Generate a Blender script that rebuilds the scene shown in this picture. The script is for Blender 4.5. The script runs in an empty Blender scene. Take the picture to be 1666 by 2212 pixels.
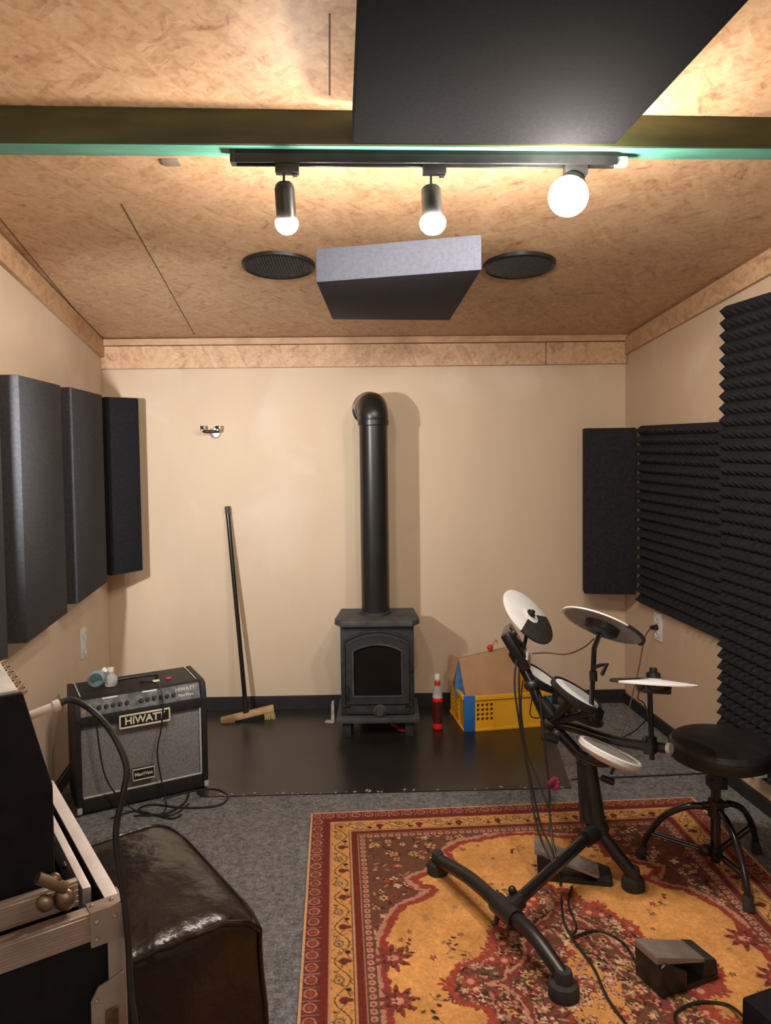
import bpy, bmesh, math, random
import numpy as np
from mathutils import Vector, Matrix
random.seed(7)
SC = bpy.context.scene
COL = SC.collection
# ------------------------------------------------------------------ camera
F, CX, CY, H = 1650.0, 833.0, 1030.0, 1.5
PITCH = math.atan((CY - 955.0) / F); ROLL = math.radians(0.7)
FW = Vector((0, math.cos(PITCH), -math.sin(PITCH)))
UP0 = Vector((0, math.sin(PITCH), math.cos(PITCH)))
RT0 = Vector((1, 0, 0))
RT = RT0 * math.cos(ROLL) - UP0 * math.sin(ROLL)
UP = UP0 * math.cos(ROLL) + RT0 * math.sin(ROLL)
CAM = Vector((0, 0, H))
cd = bpy.data.cameras.new('camera'); cam = bpy.data.objects.new('camera', cd); COL.objects.link(cam)
cam.matrix_world = Matrix(((RT.x, UP.x, -FW.x, 0), (RT.y, UP.y, -FW.y, 0), (RT.z, UP.z, -FW.z, H), (0, 0, 0, 1)))
cd.sensor_fit = 'VERTICAL'; cd.sensor_height = 24.0; cd.lens = 24.0 * F / 2212.0
cd.shift_y = (CY - 1106.0) / 2212.0
cd.clip_start = 0.02
SC.camera = cam
# ------------------------------------------------------------------ look, world, light settings
SC.view_settings.view_transform = 'Standard'; SC.view_settings.look = 'None'
SC.view_settings.gamma = 1.0; SC.view_settings.use_curve_mapping = False
SC.view_settings.exposure = 0.62
SC.cycles.max_bounces = 7; SC.cycles.diffuse_bounces = 4; SC.cycles.use_adaptive_sampling = True; SC.cycles.adaptive_threshold = .02; SC.cycles.use_denoising = True
SC.cycles.sample_clamp_indirect = 8
world = bpy.data.worlds.new('world'); SC.world = world; world.use_nodes = True
world.node_tree.nodes['Background'].inputs[0].default_value = (.9, .95, 1, 1)
world.node_tree.nodes['Background'].inputs[1].default_value = 0.02
BULB = 470.0                # emission of the three track bulbs
BULB3 = 300.0
BULB_COL = (1.0, .88, .74)
SIDE_LAMP = 104.0            # shaded spotlight on the left wall beside the photographer, aimed at the back wall
REAR_W = 9.0               # power of the unseen fill lights added behind the photographer
def rear_fill(x, y, z, w, c, r=.12):
    l = bpy.data.lights.new('rear_fill', 'POINT'); l.energy = w; l.color = c; l.shadow_soft_size = r
    o = bpy.data.objects.new('rear_fill', l); o.location = (x, y, z); COL.objects.link(o)
rear_fill(0.3, -1.1, 1.9, REAR_W * 1.3, (1, .88, .74))
rear_fill(-.35, -0.95, 1.8, REAR_W*1.1, (.66, .84, 1.0), .16)  # cool fill, added for the bluish highlight on the pouf

sl_ = bpy.data.lights.new('wall_spotlight', 'SPOT'); sl_.energy = SIDE_LAMP; sl_.color = (1, .96, .92); sl_.shadow_soft_size = .03
sl_.spot_size = math.radians(88); sl_.spot_blend = 1.0
so_ = bpy.data.objects.new('wall_spotlight', sl_); so_.location = (-1.10, 1.95, 1.63); COL.objects.link(so_)
so_.rotation_euler = (Vector((-.90, 4.2, 1.30)) - so_.location).to_track_quat('-Z', 'Y').to_euler()

# ------------------------------------------------------------------ placing helpers (a pixel and a real distance give a point)
def ray(x, y): return FW * F + RT * (x - CX) - UP * (y - CY)
def P(x, y, d): v = ray(x, y); return CAM + v * (d / v.y)
def G(x, y, z=0.0): v = ray(x, y); return CAM + v * ((z - H) / v.z)
def PL(x, y, p0, n): v = ray(x, y); return CAM + v * ((p0 - CAM).dot(n) / v.dot(n))

# ------------------------------------------------------------------ materials
def new_mat(name):
    m = bpy.data.materials.new(name); m.use_nodes = True
    nt = m.node_tree; return m, nt, nt.nodes['Principled BSDF']
def N(nt, t, **kw):
    n = nt.nodes.new(t)
    for k, v in kw.items():
        if k.startswith('i_'):
            n.inputs[int(k[2:])].default_value = v
        else: setattr(n, k, v)
    return n
def ramp(nt, fac, stops, interp='LINEAR'):
    r = N(nt, 'ShaderNodeValToRGB'); cr = r.color_ramp; cr.interpolation = interp
    while len(cr.elements) < len(stops): cr.elements.new(.5)
    for e, (p, c) in zip(cr.elements, stops): e.position = p; e.color = (*c, 1)
    nt.links.new(fac, r.inputs[0]); return r.outputs[0]
def coords(nt, rot=(0, 0, 0), scale=(1, 1, 1)):
    t = N(nt, 'ShaderNodeTexCoord'); m = N(nt, 'ShaderNodeMapping')
    m.inputs['Rotation'].default_value = rot; m.inputs['Scale'].default_value = scale
    nt.links.new(t.outputs['Object'], m.inputs[0]); return m.outputs[0]
def bump(nt, b, h, s=.3, d=.01):
    n = N(nt, 'ShaderNodeBump'); n.inputs['Strength'].default_value = s; n.inputs['Distance'].default_value = d
    nt.links.new(h, n.inputs['Height']); nt.links.new(n.outputs[0], b.inputs['Normal'])
def mottled(name, c1, c2, scale=8, rough=.6, bs=.2, bscale=None, metal=0, spec=.5, detail=4, coat=0, bd=.002):
    m, nt, b = new_mat(name)
    co = coords(nt)
    n = N(nt, 'ShaderNodeTexNoise'); n.inputs['Scale'].default_value = scale; n.inputs['Detail'].default_value = detail
    nt.links.new(co, n.inputs['Vector'])
    nt.links.new(ramp(nt, n.outputs[0], [(.35, c1), (.65, c2)]), b.inputs['Base Color'])
    b.inputs['Roughness'].default_value = rough; b.inputs['Metallic'].default_value = metal
    b.inputs['Specular IOR Level'].default_value = spec; b.inputs['Coat Weight'].default_value = coat
    if bs:
        n2 = N(nt, 'ShaderNodeTexNoise'); n2.inputs['Scale'].default_value = bscale or scale * 6; n2.inputs['Detail'].default_value = 3
        nt.links.new(co, n2.inputs['Vector']); bump(nt, b, n2.outputs[0], bs, bd)
    return m
def osb(name, rot=(0, 0, 0), tint=1.0):
    m, nt, b = new_mat(name)
    base = coords(nt, rot)
    nz = N(nt, 'ShaderNodeTexNoise'); nz.inputs['Scale'].default_value = 16; nz.inputs['Detail'].default_value = 2.5
    nt.links.new(base, nz.inputs['Vector'])
    wa = N(nt, 'ShaderNodeVectorMath', operation='MULTIPLY_ADD')
    nt.links.new(nz.outputs['Color'], wa.inputs[0]); wa.inputs[1].default_value = (.035, .035, 0)
    nt.links.new(base, wa.inputs[2])
    col = None; val = None
    pal = [(0, (.27, .14, .075)), (.2, (.44, .26, .155)), (.5, (.55, .36, .22)), (.78, (.62, .43, .275)), (1, (.70, .53, .36))]
    pal = [(p, tuple(v * tint for v in c)) for p, c in pal]
    for i, (ang, sx, sy) in enumerate([(.4, 7, 34), (1.75, 6.5, 30), (-.65, 9, 42), (2.5, 8, 38), (1.1, 10, 48)]):
        mp = N(nt, 'ShaderNodeMapping'); mp.vector_type = 'TEXTURE'
        mp.inputs['Rotation'].default_value = (0, 0, ang); mp.inputs['Scale'].default_value = (1 / sx, 1 / sy, .5)
        mp.inputs['Location'].default_value = (i * .37, i * .21, 0)
        nt.links.new(wa.outputs[0], mp.inputs[0])
        v = N(nt, 'ShaderNodeTexVoronoi'); v.inputs['Scale'].default_value = 1.0; nt.links.new(mp.outputs[0], v.inputs['Vector'])
        sp = N(nt, 'ShaderNodeSeparateColor'); nt.links.new(v.outputs['Color'], sp.inputs[0])
        gn = N(nt, 'ShaderNodeTexNoise'); gn.inputs['Scale'].default_value = 1.2; gn.inputs['Detail'].default_value = 3; nt.links.new(mp.outputs[0], gn.inputs['Vector'])
        gs = N(nt, 'ShaderNodeMath', operation='MULTIPLY_ADD'); nt.links.new(gn.outputs[0], gs.inputs[0]); gs.inputs[1].default_value = 1.3; gs.inputs[2].default_value = -.65
        ga = N(nt, 'ShaderNodeMath', operation='ADD'); nt.links.new(sp.outputs[0], ga.inputs[0]); nt.links.new(gs.outputs[0], ga.inputs[1])
        if val is None: val = ga.outputs[0]
        else:
            gt = N(nt, 'ShaderNodeMath', operation='GREATER_THAN'); gt.inputs[1].default_value = .58
            nt.links.new(sp.outputs[1], gt.inputs[0])
            mx = N(nt, 'ShaderNodeMix'); nt.links.new(gt.outputs[0], mx.inputs[0])
            nt.links.new(val, mx.inputs[2]); nt.links.new(ga.outputs[0], mx.inputs[3]); val = mx.outputs[0]
    # fine fibre tint
    n2 = N(nt, 'ShaderNodeTexNoise'); n2.inputs['Scale'].default_value = 60; n2.inputs['Detail'].default_value = 3
    nt.links.new(base, n2.inputs['Vector'])
    ad = N(nt, 'ShaderNodeMath', operation='MULTIPLY_ADD'); nt.links.new(n2.outputs[0], ad.inputs[0]); ad.inputs[1].default_value = .80
    sc = N(nt, 'ShaderNodeMath', operation='MULTIPLY_ADD'); nt.links.new(val, sc.inputs[0]); sc.inputs[1].default_value = .36; sc.inputs[2].default_value = -.04
    nt.links.new(sc.outputs[0], ad.inputs[2])
    oc = ramp(nt, ad.outputs[0], pal)
    n3 = N(nt, 'ShaderNodeTexNoise'); n3.inputs['Scale'].default_value = 13; n3.inputs['Detail'].default_value = 5; n3.inputs['Roughness'].default_value = .6; n3.inputs['Distortion'].default_value = 1.2
    nt.links.new(base, n3.inputs['Vector'])
    mk = N(nt, 'ShaderNodeMix'); mk.data_type = 'RGBA'; mk.blend_type = 'MULTIPLY'; mk.inputs[0].default_value = 1
    nt.links.new(oc, mk.inputs[6]); nt.links.new(ramp(nt, n3.outputs[0], [(.27, (.52, .42, .36)), (.38, (.93, .88, .85)), (.62, (1.03, 1.03, 1.03))]), mk.inputs[7])
    nt.links.new(mk.outputs[2], b.inputs['Base Color'])
    b.inputs['Roughness'].default_value = .55
    bump(nt, b, val, .25, .002)
    return m
M = {}
M['osb'] = osb('osb_ceiling')
M['osb_x'] = osb('osb_trim_facing_room', (math.pi / 2, 0, 0), 1.12)
M['osb_y'] = osb('osb_trim_side', (0, math.pi / 2, 0), 1.0)
M['pine'] = mottled('pine_lath', (.50, .30, .18), (.62, .40, .25), 12, .55)
M['seam'] = mottled('dark_seam', (.10, .06, .035), (.14, .08, .045), 20, .8, 0)
def wallmat(name, c1, c2):
    m, nt, b = new_mat(name)
    co = coords(nt, scale=(1, 1, .35))
    n = N(nt, 'ShaderNodeTexNoise'); n.inputs['Scale'].default_value = 2.2; n.inputs['Detail'].default_value = 6; n.inputs['Roughness'].default_value = .55
    nt.links.new(co, n.inputs['Vector'])
    wc = ramp(nt, n.outputs[0], [(.3, c1), (.62, c2), (.8, tuple(min(1, c * 1.12) for c in c2))])
    pn_ = N(nt, 'ShaderNodeTexNoise'); pn_.inputs['Scale'].default_value = 1.6; pn_.inputs['Detail'].default_value = 4; pn_.inputs['Distortion'].default_value = .6
    nt.links.new(coords(nt, scale=(1, 1, .8)), pn_.inputs['Vector'])
    mk = N(nt, 'ShaderNodeMix'); mk.data_type = 'RGBA'
    pf_ = N(nt, 'ShaderNodeMapRange'); pf_.inputs[1].default_value = .57; pf_.inputs[2].default_value = .68; pf_.inputs[4].default_value = .5; nt.links.new(pn_.outputs[0], pf_.inputs[0])
    nt.links.new(pf_.outputs[0], mk.inputs[0]); nt.links.new(wc, mk.inputs[6]); mk.inputs[7].default_value = (.74, .66, .56, 1)
    nt.links.new(mk.outputs[2], b.inputs['Base Color'])
    b.inputs['Roughness'].default_value = .6
    n2 = N(nt, 'ShaderNodeTexNoise'); n2.inputs['Scale'].default_value = 160; nt.links.new(coords(nt), n2.inputs['Vector'])
    bump(nt, b, n2.outputs[0], .12, .001)
    return m
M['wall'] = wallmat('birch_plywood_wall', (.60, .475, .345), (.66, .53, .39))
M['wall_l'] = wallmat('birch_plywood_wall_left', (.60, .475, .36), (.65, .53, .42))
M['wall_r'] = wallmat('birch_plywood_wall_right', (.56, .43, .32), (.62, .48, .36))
# carpet
def carpet():
    m, nt, b = new_mat('grey_blue_carpet')
    co = coords(nt)
    a = N(nt, 'ShaderNodeTexNoise'); a.inputs['Scale'].default_value = 140; a.inputs['Detail'].default_value = 3; nt.links.new(co, a.inputs['Vector'])
    c = N(nt, 'ShaderNodeTexNoise'); c.inputs['Scale'].default_value = 55; c.inputs['Detail'].default_value = 4; nt.links.new(co, c.inputs['Vector'])
    s = N(nt, 'ShaderNodeMath', operation='ADD'); nt.links.new(a.outputs[0], s.inputs[0]); nt.links.new(c.outputs[0], s.inputs[1])
    h = N(nt, 'ShaderNodeMath', operation='MULTIPLY'); h.inputs[1].default_value = .5; nt.links.new(s.outputs[0], h.inputs[0])
    nt.links.new(ramp(nt, h.outputs[0], [(.36, (.085, .090, .098)), (.5, (.17, .178, .19)), (.64, (.28, .285, .29))]), b.inputs['Base Color'])
    b.inputs['Roughness'].default_value = .95; b.inputs['Specular IOR Level'].default_value = .1
    bump(nt, b, a.outputs[0], .8, .006)
    return m
M['carpet'] = carpet()
M['mat'] = mottled('black_vinyl_sheet', (.012, .011, .010), (.022, .019, .017), 5, .30, .08, 60, spec=.6)
M['skirt'] = mottled('black_skirting', (.010, .010, .011), (.018, .018, .020), 12, .6, .1)
M['foam'] = mottled('charcoal_foam', (.018, .019, .023), (.028, .029, .034), 60, .95, .5, 260, spec=.15)
M['felt'] = mottled('dark_grey_fabric', (.030, .031, .036), (.042, .043, .050), 90, .9, .15, 350, spec=.25)
M['felt_k'] = mottled('black_felt', (.0045, .0045, .0055), (.007, .007, .0085), 90, 1, .1, 350, spec=.03)
M['felt_bl'] = mottled('slate_blue_fabric', (.060, .068, .098), (.074, .084, .118), 90, .85, .15, 350, spec=.3)
M['felt_c'] = mottled('anthracite_fabric', (.013, .013, .016), (.019, .019, .023), 90, .95, .15, 350, spec=.1)
M['iron'] = mottled('matt_cast_iron', (.020, .021, .022), (.032, .033, .035), 30, .6, .25, 180, spec=.4)
M['iron_dusty'] = mottled('dusty_cast_iron', (.035, .036, .038), (.07, .07, .072), 14, .7, .25, 120)
M['pipe'] = mottled('black_enamel_pipe', (.010, .010, .010), (.014, .014, .014), 10, .35, .05, 40)
M['glass_dark'] = mottled('sooty_glass', (.005, .005, .005), (.010, .009, .008), 7, .32, 0, spec=.2)
M['chrome'] = mottled('chrome', (.62, .62, .64), (.7, .7, .72), 6, .16, 0, metal=1)
M['alu'] = mottled('brushed_aluminium', (.70, .66, .65), (.78, .74, .72), 20, .4, .1, metal=.35)
M['alu_dull'] = mottled('worn_aluminium', (.32, .26, .22), (.44, .37, .31), 12, .42, .15, metal=.5)
M['brass'] = mottled('tarnished_steel', (.16, .12, .08), (.30, .23, .17), 25, .4, .1, metal=.9)
M['tolex'] = mottled('black_tolex', (.010, .010, .011), (.016, .016, .017), 60, .55, .4, 240)
M['tolex_matt'] = mottled('matt_black_laminate', (.005, .005, .007), (.009, .009, .012), 30, .7, .2, 200, spec=.2)
M['grill'] = mottled('grey_grille_cloth', (.16, .162, .17), (.25, .252, .262), 150, .85, .4, 400, spec=.2)
M['silver_pl'] = mottled('silver_piping', (.42, .42, .42), (.55, .55, .54), 30, .4, 0)
M['panel_metal'] = mottled('control_panel_steel', (.10, .12, .13), (.22, .25, .27), 40, .3, 0, metal=.6)
M['cream'] = mottled('cream_plastic', (.68, .64, .5), (.78, .72, .56), 20, .45, 0)
M['black_pl'] = mottled('black_plastic', (.011, .011, .012), (.018, .018, .019), 20, .38, .05)
M['black_gloss'] = mottled('gloss_black_tube', (.007, .008, .009), (.012, .013, .014), 8, .22, 0, coat=.3)
M['rubber'] = mottled('black_rubber', (.018, .018, .018), (.03, .03, .03), 30, .75, .15)
M['white_pl'] = mottled('white_plastic', (.66, .68, .70), (.74, .76, .78), 10, .4, 0)
M['white_wh'] = mottled('white_drumhead', (.72, .76, .80), (.78, .82, .85), 10, .5, 0)
M['grey_pl'] = mottled('grey_plastic', (.22, .21, .20), (.30, .28, .27), 14, .5, 0)
M['grey_metal'] = mottled('grey_pedal_metal', (.26, .235, .22), (.34, .31, .29), 18, .38, 0, metal=.4)
M['leather'] = mottled('black_brown_leather', (.006, .005, .0045), (.018, .012, .009), 4, .28, .35, 22, spec=.5, bd=.014)
M['vinyl'] = mottled('black_vinyl_seat', (.012, .011, .012), (.018, .017, .018), 20, .42, .15, 200)
M['yellow'] = mottled('yellow_crate_plastic', (.80, .40, .018), (.88, .47, .03), 8, .4, .05, 50)
M['blue'] = mottled('blue_plastic', (.018, .12, .42), (.03, .17, .52), 8, .4, 0)
M['blue_print'] = mottled('blue_printed_card', (.02, .13, .33), (.10, .28, .50), 18, .5, 0)
M['card'] = mottled('brown_cardboard', (.37, .215, .11), (.43, .26, .14), 14, .8, .15, 90)
M['card_dk'] = mottled('brown_cardboard_edge', (.28, .16, .085), (.34, .2, .11), 14, .8, .15, 90)
M['red'] = mottled('red_plastic', (.55, .02, .02), (.68, .05, .04), 12, .4, 0)
M['magenta'] = mottled('magenta_fabric', (.16, .012, .04), (.30, .03, .09), 60, .8, .5, 160)
M['dark_label'] = mottled('dark_label', (.035, .004, .004), (.09, .01, .008), 40, .5, 0)
M['teal'] = mottled('teal_plastic', (.10, .20, .23), (.20, .33, .36), 18, .35, .1)
M['wood_broom'] = mottled('raw_wood', (.42, .27, .14), (.52, .35, .19), 14, .6, .1)
M['bristle_y'] = mottled('yellow_bristles', (.38, .31, .12), (.55, .46, .22), 90, .9, .8, 160)
M['bristle_b'] = mottled('black_bristles', (.006, .006, .006), (.012, .012, .012), 90, .9, .8, 160)
M['cable'] = mottled('black_cable', (.008, .008, .008), (.014, .014, .014), 20, .45, 0)
M['cable_br'] = mottled('brown_cable', (.10, .05, .03), (.14, .075, .045), 20, .5, 0)
M['floor_dirt'] = mottled('white_debris', (.30, .27, .24), (.52, .48, .44), 60, .8, .3)
M['green'] = None
def beam_mat(name, a, b_, c, sx):
    m, nt, b = new_mat(name)
    co = coords(nt, scale=(sx, 6, 6))
    n = N(nt, 'ShaderNodeTexNoise'); n.inputs['Scale'].default_value = 2.2; n.inputs['Detail'].default_value = 7; nt.links.new(co, n.inputs['Vector'])
    nt.links.new(ramp(nt, n.outputs[0], [(.3, a), (.5, b_), (.72, c)]), b.inputs['Base Color'])
    b.inputs['Roughness'].default_value = .55; bump(nt, b, n.outputs[0], .4, .004)
    return m
M['green'] = beam_mat('green_stained_timber', (.020, .024, .010), (.045, .055, .018), (.085, .095, .032), 1.3)
M['teal_strip'] = beam_mat('teal_foil_strip', (.05, .20, .16), (.09, .30, .24), (.16, .42, .34), 1.5)
def glassy(name, col, rough=.05, alpha=.35):
    m, nt, b = new_mat(name)
    n = N(nt, 'ShaderNodeTexNoise'); n.inputs['Scale'].default_value = 8; nt.links.new(coords(nt), n.inputs['Vector'])
    nt.links.new(ramp(nt, n.outputs[0], [(.3, col), (.7, tuple(min(1, c * 1.1) for c in col))]), b.inputs['Base Color'])
    b.inputs['Roughness'].default_value = rough; b.inputs['Transmission Weight'].default_value = 1 - alpha
    b.inputs['IOR'].default_value = 1.3
    return m
M['clear'] = glassy('clear_plastic', (.85, .86, .86))
M['clear_teal'] = glassy('clear_teal_plastic', (.35, .55, .60), .15, .45)
M['red_liq'] = glassy('red_liquid', (.85, .025, .02), .1, .88)
def emit(name, col, s):
    m, nt, b = new_mat(name)
    n = N(nt, 'ShaderNodeTexNoise'); n.inputs['Scale'].default_value = 3
    nt.links.new(coords(nt), n.inputs['Vector'])
    nt.links.new(ramp(nt, n.outputs[0], [(0, col), (1, col)]), b.inputs['Emission Color'])
    b.inputs['Emission Strength'].default_value = s
    return m
M['bulb'] = emit('lit_bulb', BULB_COL, BULB)
M['bulb3'] = emit('lit_bulb_bright', BULB_COL, BULB3)

# ------------------------------------------------------------------ mesh helpers
def V(*a): return Vector(a)
def new(): return bmesh.new()
def frame_to(n, up=None):
    n = Vector(n).normalized(); up = Vector(up) if up is not None else (V(0, 0, 1) if abs(n.z) < .95 else V(0, 1, 0))
    x = up.cross(n).normalized(); y = n.cross(x)
    return Matrix(((x.x, y.x, n.x), (x.y, y.y, n.y), (x.z, y.z, n.z)))
def box(bm, o, ax, ay, az, size, bev=0.0, seg=2):
    """box whose corner is o and edges run along unit axes ax, ay, az"""
    a, b, c = Vector(ax).normalized() * size[0], Vector(ay).normalized() * size[1], Vector(az).normalized() * size[2]
    o = Vector(o); vs = [bm.verts.new(o + a * i + b * j + c * k) for k in (0, 1) for j in (0, 1) for i in (0, 1)]
    fs = []
    for q in ((0, 2, 3, 1), (4, 5, 7, 6), (0, 1, 5, 4), (2, 6, 7, 3), (0, 4, 6, 2), (1, 3, 7, 5)):
        fs.append(bm.faces.new([vs[i] for i in q]))
    if bev > 0:
        es = set(e for f in fs for e in f.edges)
        bmesh.ops.bevel(bm, geom=list(es), offset=bev, segments=seg, affect='EDGES', profile=.6)
def cbox(bm, c, size, rz=0.0, bev=0.0, seg=2):
    ca, sa = math.cos(rz), math.sin(rz); ax, ay = V(ca, sa, 0), V(-sa, ca, 0)
    o = Vector(c) - ax * size[0] / 2 - ay * size[1] / 2 - V(0, 0, size[2] / 2)
    box(bm, o, ax, ay, V(0, 0, 1), size, bev, seg)
def obox(bm, c, mat3, size, bev=0.0):
    ax, ay, az = mat3.col[0], mat3.col[1], mat3.col[2]
    box(bm, Vector(c) - ax * size[0] / 2 - ay * size[1] / 2 - az * size[2] / 2, ax, ay, az, size, bev)
def prism(bm, poly, off, bev=0.0):
    """extrude a polygon of 3-D points by the vector off"""
    a = [bm.verts.new(Vector(p)) for p in poly]; b = [bm.verts.new(Vector(p) + Vector(off)) for p in poly]
    n = len(a); fs = [bm.faces.new(a), bm.faces.new(b[::-1])]
    for i in range(n): fs.append(bm.faces.new([a[i], b[i], b[(i + 1) % n], a[(i + 1) % n]]))
    if bev > 0: bmesh.ops.bevel(bm, geom=list(set(e for f in fs for e in f.edges)), offset=bev, segments=2, affect='EDGES', profile=.6)
def catmull(pts, sub=8):
    pts = [Vector(p) for p in pts]; q = [pts[0]] + pts + [pts[-1]]; out = []
    for i in range(1, len(q) - 2):
        for s in range(sub):
            t = s / sub; a, b, c, d = q[i - 1], q[i], q[i + 1], q[i + 2]
            out.append(.5 * ((2 * b) + (c - a) * t + (2 * a - 5 * b + 4 * c - d) * t * t + (3 * b - a - 3 * c + d) * t ** 3))
    out.append(pts[-1]); return out
def tube(bm, pts, r, seg=12, smooth=0):
    pts = [Vector(p) for p in pts]
    if smooth:
        n0 = len(pts)
        pts = catmull(pts, smooth)
    n = len(pts); rs = [r] * n if not isinstance(r, (list, tuple)) else [r[0] + (r[1] - r[0]) * i / (n - 1) for i in range(n)]
    t0 = (pts[1] - pts[0]).normalized(); ref = V(0, 0, 1) if abs(t0.z) < .9 else V(1, 0, 0)
    x = t0.cross(ref).normalized(); rings = []
    for i, p in enumerate(pts):
        t = (pts[min(i + 1, n - 1)] - pts[max(i - 1, 0)]).normalized()
        x = (x - t * x.dot(t)).normalized(); y = t.cross(x)
        rings.append([bm.verts.new(p + (x * math.cos(2 * math.pi * k / seg) + y * math.sin(2 * math.pi * k / seg)) * rs[i]) for k in range(seg)])
    for a, b in zip(rings, rings[1:]):
        for k in range(seg): bm.faces.new([a[k], a[(k + 1) % seg], b[(k + 1) % seg], b[k]])
    bm.faces.new(rings[0][::-1]); bm.faces.new(rings[-1])
def lathe(bm, prof, c, n=(0, 0, 1), seg=32, a0=0.0, a1=2 * math.pi, up=None):
    """prof: (radius, height) pairs turned about n through c"""
    m = frame_to(n, up); c = Vector(c); full = abs(a1 - a0 - 2 * math.pi) < 1e-6
    k = seg if full else seg + 1; rings = []
    for r, h in prof:
        if r < 1e-6: rings.append([bm.verts.new(c + m @ V(0, 0, h))]); continue
        rings.append([bm.verts.new(c + m @ V(r * math.cos(a0 + (a1 - a0) * i / seg), r * math.sin(a0 + (a1 - a0) * i / seg), h)) for i in range(k)])
    for a, b in zip(rings, rings[1:]):
        for i in range(seg):
            j = (i + 1) % k
            q = [a[i % len(a)], a[j % len(a)], b[j % len(b)], b[i % len(b)]]; u = []
            for v in q:
                if v not in u: u.append(v)
            if len(u) > 2:
                try: bm.faces.new(u)
                except ValueError: pass
def sphere(bm, c, r, seg=20, sc=(1, 1, 1)):
    g = bmesh.ops.create_uvsphere(bm, u_segments=seg, v_segments=seg // 2, radius=r)
    for v in g['verts']: v.co = Vector((v.co.x * sc[0], v.co.y * sc[1], v.co.z * sc[2])) + Vector(c)
def obj(name, bm, mat, parent=None, sharp=40, split=False):
    bmesh.ops.recalc_face_normals(bm, faces=bm.faces)
    for f in bm.faces: f.smooth = True
    for e in bm.edges:
        if len(e.link_faces) == 2 and e.calc_face_angle(0) > math.radians(sharp): e.smooth = False
    if split:
        left = set(bm.verts); first = None
        while left:
            st_ = [left.pop()]; isl = set(st_)
            while st_:
                for e in st_.pop().link_edges:
                    for w_ in e.verts:
                        if w_ in left: left.discard(w_); isl.add(w_); st_.append(w_)
            b2 = bmesh.new(); mp = {v: b2.verts.new(v.co) for v in isl}
            for f in bm.faces:
                if f.verts[0] in isl: b2.faces.new([mp[v] for v in f.verts])
            o = obj(name, b2, mat, parent, sharp); first = first or o
        bm.free(); return first
    if parent is None:
        cs = [v.co for v in bm.verts]
        o0 = V(sum(c.x for c in cs) / len(cs), sum(c.y for c in cs) / len(cs), min(c.z for c in cs))
    else: o0 = Vector(parent['_base'])
    bmesh.ops.translate(bm, vec=-o0, verts=bm.verts)
    me = bpy.data.meshes.new(name); bm.to_mesh(me); bm.free()
    o = bpy.data.objects.new(name, me); COL.objects.link(o)
    if mat: me.materials.append(mat)
    o['_base'] = list(o0)
    if parent is not None: o.parent = parent
    else: o.location = o0
    return o
def tag(o, label, cat, group=None):
    o['label'] = label; o['category'] = cat
    if group: o['group'] = group
    return o
def thing(name, label, cat, base, group=None):
    o = bpy.data.objects.new(name, None); COL.objects.link(o); o.location = base; o['_base'] = list(base)
    o.empty_display_size = .05
    return tag(o, label, cat, group)
def struct(name, bm, mat, parent=None):
    o = obj(name, bm, mat, parent)
    if parent is None: o['kind'] = 'structure'
    return o
def text(name, s, size, o, ax, ay, ext, mat, parent, bold=False):
    cu = bpy.data.curves.new(name, 'FONT'); cu.body = s; cu.size = size; cu.extrude = ext; cu.align_x = 'CENTER'; cu.align_y = 'CENTER'
    if bold: cu.offset = size * .025
    to = bpy.data.objects.new(name, cu); COL.objects.link(to)
    me = bpy.data.meshes.new_from_object(to); bpy.data.objects.remove(to); bpy.data.curves.remove(cu)
    bm = new(); bm.from_mesh(me); bpy.data.meshes.remove(me)
    ax = Vector(ax).normalized(); ay = Vector(ay).normalized(); az = ax.cross(ay)
    for v in bm.verts: v.co = Vector(o) + ax * v.co.x + ay * v.co.y + az * v.co.z
    return obj(name, bm, mat, parent)

# ------------------------------------------------------------------ room shell
LB, RB = G(243, 1538), G(1350, 1516)
K = -0.12                                    # the side walls run slightly off the line of sight
YN = -1.7
def xl(y): return LB.x + K * (y - LB.y)
def xr(y): return RB.x + K * (y - RB.y)
def yb(x): return LB.y + (RB.y - LB.y) * (x - LB.x) / (RB.x - LB.x)
CS = -.124; CZ0 = P(780, 724, 4.2).z
def cz(y): return CZ0 + CS * (y - 4.22)
T = .1
def quadbox(name, pts, up, mat):
    bm = new(); prism(bm, pts, up); return struct(name, bm, mat)
fl = [V(xl(YN), YN, 0), V(xr(YN), YN, 0), V(RB.x, RB.y, 0), V(LB.x, LB.y, 0)]
quadbox('floor', [p for p in fl], (0, 0, -.1), M['carpet'])
cl = [V(xl(YN), YN, cz(YN)), V(xr(YN), YN, cz(YN)), V(RB.x, RB.y, cz(RB.y)), V(LB.x, LB.y, cz(LB.y))]
quadbox('ceiling', cl, (0, 0, .1), M['osb'])
def wall(name, a, b, out, mat):
    bm = new(); prism(bm, [V(a.x, a.y, -.1), V(b.x, b.y, -.1), V(b.x, b.y, cz(b.y) + .1), V(a.x, a.y, cz(a.y) + .1)], Vector(out) * T); return struct(name, bm, mat)
wall('wall_back', LB, RB, (0, 1, 0), M['wall'])
wall('wall_left', V(xl(YN), YN, 0), LB, (-1, 0, 0), M['wall_l'])
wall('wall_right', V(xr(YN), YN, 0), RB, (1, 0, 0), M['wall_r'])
wall('wall_front', V(xl(YN), YN, 0), V(xr(YN), YN, 0), (0, -1, 0), M['wall'])
bd = (RB - LB).normalized(); bn = V(bd.y, -bd.x, 0)            # along the back wall, into the room
sd = V(K, 1, 0).normalized()
ln, rn = V(1, -K, 0).normalized(), V(-1, K, 0).normalized()    # into the room from the side walls
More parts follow.
